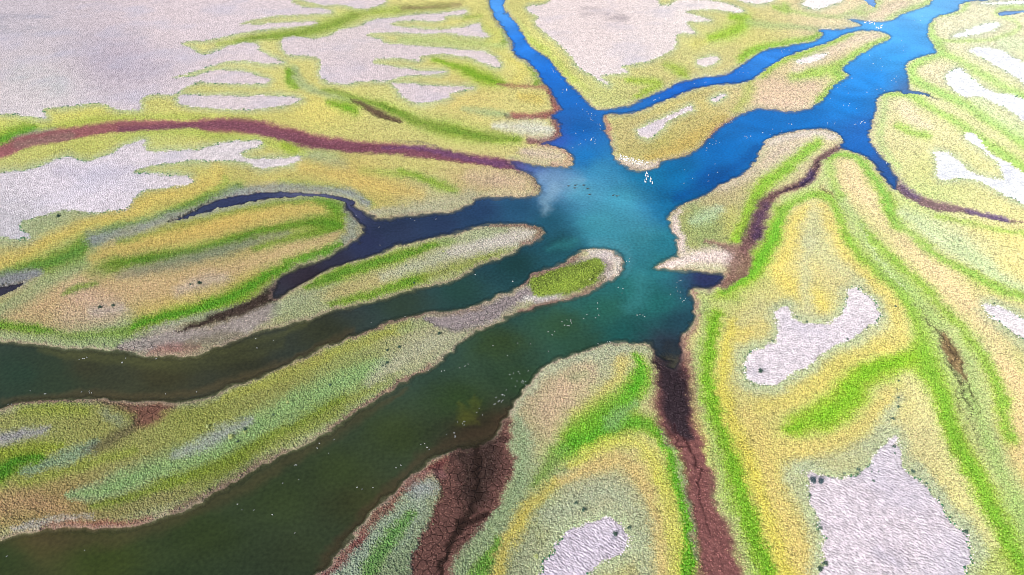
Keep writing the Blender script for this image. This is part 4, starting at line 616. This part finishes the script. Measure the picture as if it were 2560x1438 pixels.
g = np.where(edge[:, None], lin((52, 105, 72)) * rng.uniform(.6, 1.4, nT)[:, None], g)
put_color(me, 'Col', np.clip(np.repeat(g / KLIGHT * TK, NP + 1, 0), 0, .9))
pl = bpy.data.objects.new('marsh_plants', me); col.objects.link(pl); me.materials.append(plant_mat())
pl['kind'] = 'stuff'; pl['label'] = 'low succulent marsh plants in green, yellow and sage belts covering the mudflats'; pl['category'] = 'marsh plants'

# ------------------------------------------------------------ things
def simple(name, c, rough=.7):
    m, t, N, L = nodes(name)
    out = N('ShaderNodeOutputMaterial'); bs = N('ShaderNodeBsdfPrincipled'); L(bs.outputs[0], out.inputs[0]); bs.inputs['Roughness'].default_value = rough
    n1 = N('ShaderNodeTexNoise'); n1.inputs['Scale'].default_value = 9; mr = N('ShaderNodeMapRange'); L(n1.outputs['Fac'], mr.inputs[0]); mr.inputs[3].default_value = .8; mr.inputs[4].default_value = 1.2
    v = N('ShaderNodeVectorMath', operation='SCALE'); v.inputs[0].default_value = tuple(c); L(mr.outputs[0], v.inputs['Scale']); L(v.outputs[0], bs.inputs['Base Color'])
    return m
M_white = simple('white_feathers', (.74, .73, .72)); M_black = simple('black_feathers', (.03, .03, .035)); M_bill = simple('yellow_bill', (.75, .42, .10), .5)
M_grey = simple('grey_feathers', (.42, .44, .46)); M_dark = simple('dark_feathers', (.035, .03, .028)); M_leg = simple('orange_leg', (.5, .25, .1))
def loft(rings, n=10):
    """rings: (x, z, half width, half height), one continuous skin along the spine"""
    co = []; fs = []
    for (x, z, w, h) in rings:
        for i in range(n):
            a = 2 * math.pi * i / n; co.append((x, w * math.cos(a), z + h * math.sin(a)))
    for r in range(len(rings) - 1):
        for i in range(n): fs.append((r * n + i, r * n + (i + 1) % n, (r + 1) * n + (i + 1) % n, (r + 1) * n + i))
    fs.append(tuple(range(n))[::-1]); fs.append(tuple((len(rings) - 1) * n + i for i in range(n)))
    return co, fs
def meshobj(name, co, fs, mat, parent=None):
    me = bpy.data.meshes.new(name); me.from_pydata([tuple(map(float, c)) for c in co], [], fs); me.update()
    for p in me.polygons: p.use_smooth = True
    me.materials.append(mat); o = bpy.data.objects.new(name, me); col.objects.link(o)
    if parent: o.parent = parent
    return o
def tag(o, label, cat, group=None):
    o['label'] = label; o['category'] = cat
    if group: o['group'] = group
def wing(side, x0, x1, z, w, sgn_mat, parent, y=.1):
    rings = []
    for k in range(7):
        f = k / 6; rings.append((x0 + (x1 - x0) * f, z + .02 * math.sin(f * 3.1), w * (.25 + math.sin(min(1, f * 1.1 + .12) * 2.9)) * .5 + .004, w * .9 * (.25 + math.sin(min(1, f * 1.1 + .12) * 2.9)) + .004))
    co, fs = loft(rings, 8); co = [(c[0], c[1] + side * y * (1 - .55 * (x0 - c[0]) / (x0 - x1)), c[2]) for c in co]
    return meshobj('wing', co, fs, sgn_mat, parent)
def make_pelican(standing):
    zb = .42 if standing else .12
    rings = [(-.72, zb + .02, .03, .01), (-.6, zb + .02, .09, .04), (-.45, zb + .02, .17, .12), (-.2, zb, .24, .19), (.08, zb, .25, .20), (.3, zb + .05, .19, .17), (.42, zb + .16, .11, .12), (.46, zb + .32, .065, .08), (.42, zb + .47, .05, .06), (.44, zb + .60, .055, .06), (.52, zb + .66, .065, .065), (.60, zb + .65, .045, .04), (.64, zb + .63, .02, .015)]
    b = meshobj('pelican', *loft(rings, 12), M_white)
    meshobj('bill', *loft([(.60, zb + .64, .035, .03), (.72, zb + .56, .035, .04), (.85, zb + .45, .025, .03), (.98, zb + .34, .012, .01)], 8), M_bill, b)
    for s in (-1, 1): wing(s, .25, -.72, zb + .1, .13, M_white, b, .2)
    meshobj('tail', *loft([(-.6, zb + .03, .08, .03), (-.78, zb, .10, .015), (-.86, zb - .01, .05, .008)], 8), M_black, b)
    if standing:
        for s in (-1, 1):
            co, fs = loft([(0, 0, .028, .028), (.12, 0, .02, .02), (.30, 0, .024, .024)], 6); co = [(-.02 + c[2], s * .09 + c[1], c[0]) for c in co]
            l = meshobj('leg', co, fs, M_leg, b); meshobj('foot', [(-.06, s * .09, .004), (.1, s * .09 - .06, .004), (.12, s * .09, .004), (.1, s * .09 + .06, .004), (0, s * .09, .03)], [(0, 1, 4), (1, 2, 4), (2, 3, 4), (3, 0, 4), (0, 3, 2, 1)], M_leg, l)
    return b
def make_gull():
    b = meshobj('seabird', *loft([(-.22, .07, .01, .006), (-.15, .07, .04, .025), (-.04, .06, .075, .06), (.07, .06, .07, .06), (.13, .10, .04, .045), (.155, .145, .036, .036), (.18, .15, .028, .026), (.20, .145, .01, .008)], 9), M_white)
    meshobj('bill', *loft([(.195, .145, .009, .009), (.245, .135, .003, .003)], 6), M_bill, b)
    for s in (-1, 1): wing(s, .08, -.24, .095, .04, M_grey, b, .05)
    return b
def make_duck():
    b = meshobj('duck', *loft([(-.36, .12, .015, .01), (-.26, .09, .08, .05), (-.08, .07, .13, .10), (.1, .07, .12, .10), (.2, .13, .06, .07), (.24, .24, .045, .05), (.27, .30, .05, .05), (.32, .30, .04, .035), (.345, .295, .02, .015)], 10), M_dark)
    meshobj('bill', *loft([(.33, .295, .022, .015), (.41, .275, .02, .006)], 6), M_bill, b)
    for s in (-1, 1): wing(s, .12, -.34, .12, .06, M_dark, b, .09)
    return b
first = {}
def place(kind, maker, u, v, z, rz, s, label, cat, group):
    if kind not in first: o = maker(); first[kind] = o
    else:
        src = first[kind]; o = src.copy(); col.objects.link(o)
        for ch in list(src.children):
            if ch.get('kid'): pass
            c = ch.copy(); col.objects.link(c); c.parent = o
            for g_ in list(ch.children):
                d = g_.copy(); col.objects.link(d); d.parent = c
    x, y = at(u, v); o.location = (float(x), float(y), z); o.rotation_euler = (0, 0, rz); o.scale = (s, s, s); tag(o, label, cat, group)
    return o
# pelicans resting on the point of the island, three ragged rows
row = catmull([(1552, 399), (1566, 403), (1585, 409), (1604, 412), (1623, 413)], False, 6)
cnt = 0
for r in range(3):
    for i in range(13 if r else 12):
        f = (i + rng.uniform(-.25, .25) + .5 * (r % 2)) / 13.2; p = row[int(np.clip(f * (len(row) - 1), 0, len(row) - 1))]
        u = p[0] + rng.uniform(-2.5, 2.5); v = p[1] + (r - 1) * 4.6 + rng.uniform(-2, 2) - 1
        place('pelican_land', lambda: make_pelican(True), u, v, .30, R(rng.choice([20, 75, 240, 130, 310])) + rng.uniform(-.5, .5), rng.uniform(.62, .78), 'white pelican standing in the packed row on the sandy island tip', 'pelican', 'pelicans resting on the island tip'); cnt += 1
SW = [(1617,434,'white pelican swimming nearest the sandy island tip, first of the string leaving it'),(1614,440,'white pelican swimming just left behind the first one of the string off the island tip'),(1620,442,'white pelican third of the string off the island tip, right of its neighbour'),(1616,449,'white pelican swimming in the left file of the string, halfway down'),(1613,455,'white pelican swimming last and lowest in the left file of the string'),(1627,448,'white pelican swimming at the head of the short right file below the island tip'),(1626,454,'white pelican swimming in the middle of the short right file below the island tip'),(1631,459,'white pelican swimming lowest and farthest right of the string below the island tip'),
(1478,351,'lone white pelican swimming in open blue water above the turquoise pool'),(1417,226,'lone white pelican swimming in the narrow upper left blue channel')]
for (u, v, lb) in SW: place('pelican_swim', lambda: make_pelican(False), u, v, 0, rng.uniform(1.2, 2.0), .8, lb, 'pelican', 'pelicans swimming off the island' if v > 400 else 'single swimming pelicans')
NE = [(2163,57,'leftmost swimming white pelican in the far inlet at the top right'),(2174,54,'white pelican swimming on the upper left of the tight knot in the far inlet'),(2175,59,'white pelican swimming lowest of the tight knot in the far inlet'),(2180,57,'white pelican swimming on the right of the tight knot in the far inlet'),(2186,61,'white pelican swimming alone between the tight knot and the lower row in the far inlet'),(2191,70,'white pelican at the left end of the lower row in the far inlet'),(2196,72,'second white pelican from the left in the lower row in the far inlet'),(2202,70,'white pelican at the right end of the lower row in the far inlet'),(2204,65,'white pelican just above the right end of the lower row in the far inlet')]
for (u, v, lb) in NE: place('pelican_swim', lambda: make_pelican(False), u, v, 0, rng.uniform(-.5, 2.5), .95, lb, 'pelican', 'pelicans in the far inlet')
DK = [(1421,466,'dark duck swimming leftmost of the dark ducks near the pale silt plume'),(1438,464,'dark duck swimming at the top of a close pair beside the silt plume'),(1437,471,'dark duck swimming at the bottom of a close pair beside the silt plume'),(1459,464,'dark duck swimming upper right of the close pair in the turquoise pool'),(1469,473,'dark duck swimming alone right of the close pair in the turquoise pool'),(1474,487,'lowest dark duck of the loose left flock in the turquoise pool'),(1533,489,'left one of two dark ducks in the middle of the turquoise pool'),(1542,491,'right one of two dark ducks in the middle of the turquoise pool')]
for (u, v, lb) in DK: place('duck', make_duck, u, v, 0, rng.uniform(-.3, .6), 1.35, lb, 'duck', 'dark ducks on the turquoise pool')
# small white birds scattered in loose flocks: (group, label, scale, [(u, v, spread u, spread v, number) ...])
FL = [
('white birds on the lower right of the dark channel','small white seabird in the thickest flock on the dark green channel, right side',1.0,[(1300,958,22,20,16),(1290,935,14,14,8),(1248,1003,12,9,11),(1255,985,10,10,4)]),
('white birds round the drowned weed','small white seabird floating below the olive weed patch in the dark green channel',1.0,[(1160,1058,26,5,8),(1130,1085,24,12,6),(1085,1118,40,8,7),(1190,1030,20,16,4)]),
('white birds along the middle of the dark channel','small white seabird floating on the dark green channel above the rounded sage bank',1.0,[(1420,805,22,10,12),(1490,785,30,20,9),(1365,825,40,12,5),(1530,860,26,6,7),(1300,870,50,20,8),(1100,925,30,8,5),(1170,915,30,12,3)]),
('white birds near the small bay','small white seabird floating near the dark inlet right of the turquoise channel',1.0,[(1690,735,14,12,6),(1708,752,10,6,6),(1680,700,30,12,5),(1610,790,28,18,7),(1560,720,18,30,5),(1570,650,8,8,4)]),
('white birds on the near dark channel','small white seabird floating on the broad dark green channel in the lower left',.95,[(836,1100,3,3,1),(741,1165,6,3,4),(748,1198,3,2,1),(800,1120,30,20,3),(620,1290,120,50,7),(920,1220,30,14,3),(1000,1160,20,12,2),(706,1208,4,3,1),(595,1262,3,3,1),(20,1392,3,3,1),(210,1376,3,3,1)]),
('white birds on the left channel','small white seabird floating on the brownish channel at the left below the cracked mud',.95,[(205,982,3,2,1),(112,987,5,2,2),(228,982,6,2,3),(77,978,3,2,1),(413,985,3,2,1),(304,907,4,2,3),(210,897,26,4,6),(375,897,30,4,5),(640,860,30,15,3),(490,981,3,2,1),(620,965,3,2,1),(1010,790,3,2,1),(925,807,3,3,1),(1183,689,3,2,1),(1280,705,4,2,2),(30,1012,15,3,2)]),
('white birds on the navy channel','small white seabird floating on the dark navy arm left of the turquoise pool',1.0,[(1026,546,2,2,1),(1037,551,2,2,1),(1092,547,2,2,1),(951,614,2,2,1),(892,540,2,2,1),(948,568,2,2,1)]),
('white birds on the blue crossing','small white seabird on deep blue water near the crossing of the channels',1.15,[(1480,285,12,20,12),(1500,310,10,14,8),(1445,262,16,16,5),(1450,362,4,4,2),(1390,150,12,40,9),(1409,228,4,3,2),(1490,360,20,18,6),(1440,330,24,26,6)]),
('white birds on the bend of the blue channel','small white seabird on the blue bend between island and pink rimmed spit',1.15,[(1785,358,9,9,9),(1815,300,14,8,8),(1765,372,3,5,3),(1865,345,12,10,6),(1770,455,3,3,2),(1700,450,30,20,5),(1780,430,20,20,3),(1980,312,12,6,4),(2080,310,14,5,8),(2140,305,18,10,8),(1950,330,60,20,6)]),
('white birds on the wide blue reach','small white seabird floating on the wide light blue reach at the upper right',1.3,[(2240,200,14,8,7),(2200,230,22,16,6),(2100,220,40,30,9),(2180,150,40,30,9),(2250,110,26,20,5),(2300,50,20,14,4),(2130,270,36,16,7),(2160,295,20,12,5),(2190,384,3,3,1),(2215,408,4,4,2)]),
('white birds on the narrow far channel','small white seabird floating on the narrow blue channel above the long island',1.25,[(1850,180,30,14,8),(1760,215,30,8,5),(1960,130,30,7,6),(1650,245,30,7,5)]),
]
tot = 0
for (grp, lb, s, cl) in FL:
    for (u, v, su, sv, n) in cl:
        n = n if n < 4 else max(3, int(n * .68))
        k_ = 0; tries = 0
        while k_ < n and tries < n * 30:
            tries += 1
            uu = u + rng.normal() * su * .62; vv = v + rng.normal() * sv * .62
            if sample(sdW, np.array([uu]), np.array([vv]))[0] < 3: continue
            place('seabird', make_gull, uu, vv, 0, rng.uniform(0, 6.28), s * (.85 if v < 850 else .74) * rng.uniform(.8, 1.2), lb, 'seabird', grp); k_ += 1; tot += 1
print('seabirds', tot, 'pelicans', cnt)

# shrubs: rounded bushes made of many small leaves round a few stems
def make_shrub(name, mat, seed, leaves=260):
    r_ = np.random.default_rng(seed); co = []; fs = []
    for k in range(leaves):
        d = r_.normal(size=3); d /= np.linalg.norm(d); d[2] = abs(d[2]); lob = 1 + .25 * math.sin(3 * math.atan2(d[1], d[0]) + seed) + .15 * math.sin(7 * d[0] + 4 * d[1])
        p = d * np.array([.5, .5, .62]) * lob * r_.uniform(.55, 1.0); p[2] += .06
        a = r_.normal(size=3); a /= np.linalg.norm(a); b = np.cross(a, d + .3 * r_.normal(size=3)); b /= np.linalg.norm(b) + 1e-6
        L_ = r_.uniform(.07, .13); i = len(co); co += [p - a * L_, p + b * L_ * .5, p + a * L_, p - b * L_ * .5]; fs.append((i, i + 1, i + 2, i + 3))
    o = meshobj(name, co, fs, mat)
    for p in o.data.polygons: p.use_smooth = False
    st = []; sf = []
    for k in range(5):
        a = k * 1.26; c, f = loft([(0, 0, .02, .02), (.25, 0, .015, .015), (.48, 0, .008, .008)], 5); b0 = len(st)
        st += [(x_[1] + math.cos(a) * x_[0] * .55, x_[2] + math.sin(a) * x_[0] * .55, x_[0]) for x_ in c]; sf += [tuple(q + b0 for q in f_) for f_ in f]
    meshobj('stem', st, sf, M_stem, o)
    return o
M_stem = simple('woody_stem', (.12, .08, .05)); M_dg = simple('dark_green_leaves', (.030, .075, .050)); M_bg = simple('blue_green_leaves', (.035, .07, .085)); M_yg = simple('pale_yellow_green_leaves', (.42, .46, .17))
SH = [
('d','lower right salt flat edge shrubs',[(2233,1121,1.5,'dark blue-green shrub on the pointed upper tip of the lower right salt flat'),(2235,1138,1.1,'small dark shrub just below the tip shrub on the lower right salt flat'),(2143,1179,1.6,'dark green shrub on the upper edge of the lower right salt flat'),(2279,1184,1.7,'dark green shrub on the right edge of the lower right salt flat below its point'),(2182,1207,1.2,'lone small dark shrub standing out on the white crust below the salt flat point'),(2110,1189,1.2,'small dark green shrub at the upper notch of the lower right salt flat'),(2314,1214,1.2,'small green shrub a third down the right edge, lower right salt flat'),(2344,1249,1.1,'small green shrub halfway down the right edge of the lower right salt flat'),(2412,1334,1.6,'dark green shrub low on the right edge of the lower right salt flat'),(2050,1325,1.4,'dark shrub low on the left edge of the lower right salt flat'),(2061,1414,1.8,'blue-green shrub at the bottom left corner of the lower right salt flat'),(2049,1428,1.8,'dark green shrub at the frame edge below the lower right salt flat, left corner'),(2024,1244,1.2,'small dark shrub on the upper left edge of the lower right salt flat'),(2177,1184,.9,'tiny dark shrub, left of two on the crust below the salt flat point'),(2194,1184,.9,'tiny dark shrub, right of two on the crust below the salt flat point')]),
('b','big blue-dark shrubs',[(2030,1206,2.4,'left of two large blue-dark shrubs at the lower right salt flat, left corner'),(2050,1208,2.2,'right of two large blue-dark shrubs at the lower right salt flat, left corner')]),
('d','shrubs above the salt flat point',[(2230,1052,1.5,'dark shrub in sage plants nearest above the salt flat point'),(2244,1022,1.4,'dark shrub second above the salt flat point'),(2245,999,1.1,'small dark shrub third above the salt flat point'),(2240,978,1.0,'small dark shrub fourth above the salt flat point'),(2245,957,1.0,'small dark shrub farthest above the salt flat point, in yellow plants')]),
('d','shrubs round the U-shaped salt flat',[(1900,933,2.2,'dark grey-green shrub on the lower left crust of the U-shaped salt flat'),(2237,770,1.2,'small dark shrub in yellow plants right of the U-shaped salt flat'),(2117,853,1.3,'dark shrub on the lower edge of the U-shaped salt flat'),(2166,824,1.2,'dark shrub on the right lower edge of the U-shaped salt flat'),(1990,797,1.3,'green shrub inside the hollow of the U-shaped salt flat'),(2016,809,1.2,'small green shrub at the bottom of the hollow of the U-shaped salt flat'),(1930,857,1.2,'dark shrub on the left edge of the U-shaped salt flat'),(2484,763,1.2,'small dark shrub above the narrow white flat at the right frame edge')]),
('d','dark shrubs on the long island',[(614,1078,1.6,'dark shrub above the largest yellow shrub on the long mint green island'),(684,1041,1.2,'small dark shrub midway along the mint green belt of the long island'),(826,967,1.3,'dark shrub at the upper end of the mint green belt of the long island'),(1099,839,1.8,'dark shrub near the grey mud neck of the long island'),(999,872,1.4,'dark shrub right of a pair at the upper end of the long island'),(969,880,1.2,'dark shrub left of a pair at the upper end of the long island'),(968,911,1.3,'dark shrub below the pair at the upper end of the long island'),(957,919,1.1,'small dark shrub lowest at the upper end of the long island'),(596,1108,1.2,'small dark green shrub below the largest yellow shrub on the long island'),(1016,668,1.1,'small dark shrub on the tongue of land between navy and teal channels'),(1036,711,1.1,'small dark shrub on the lower bank of the tongue between navy and teal channels')]),
('y','pale yellow shrubs on the long island',[(580,1097,2.4,'largest pale yellow shrub on the grey patch of the long mint green island'),(521,1071,1.7,'pale yellow shrub farthest left on the grey patch of the long island'),(614,1086,1.5,'pale yellow shrub right above the largest one on the long island'),(721,1010,1.5,'pale yellow shrub high up the mint green belt of the long island'),(1109,633,1.3,'pale yellow shrub on the tongue of land between navy and teal channels'),(1475,703,1.2,'pale shrub on the small green knoll at the tip of the long island'),(1340,1396,1.7,'pale yellow shrub left of the small salt flat at the bottom frame edge'),(1845,1303,1.3,'pale shrub on the sage rim right of the red dry wash'),(1325,303,1.6,'pale shrub on the pink bank left of the blue channel crossing')]),
('d','shrubs by the small salt flat at the bottom',[(1459,1280,1.8,'dark green shrub above the small salt flat at the bottom'),(1440,1262,1.3,'small dark shrub upper left of the small salt flat at the bottom'),(1573,1325,1.6,'dark green shrub right of the small salt flat at the bottom'),(1538,1340,1.7,'grey-green shrub on the crust of the small salt flat at the bottom')]),
('d','shrubs on the left bank',[(500,712,2.0,'dark shrub on the pale spot of the rounded left peninsula'),(478,716,1.4,'smaller dark shrub left on the pale spot of the rounded left peninsula'),(252,773,1.8,'left one of two dark shrubs low on the rounded left peninsula'),(285,768,1.6,'right one of two dark shrubs low on the rounded left peninsula'),(148,545,2.2,'green shrub below the left salt flat')]),
]
prot = {'d': ('dg', M_dg), 'b': ('bg', M_bg), 'y': ('yg', M_yg)}
for (kd, grp, lst) in SH:
    for (u, v, s, lb) in lst:
        x, y = at(u, v)
        place('shrub_' + kd, lambda: make_shrub('shrub', prot[kd][1], {'d': 1, 'b': 2, 'y': 5}[kd]), u, v, .40, rng.uniform(0, 6.28), s * .58, lb, 'shrub', grp)
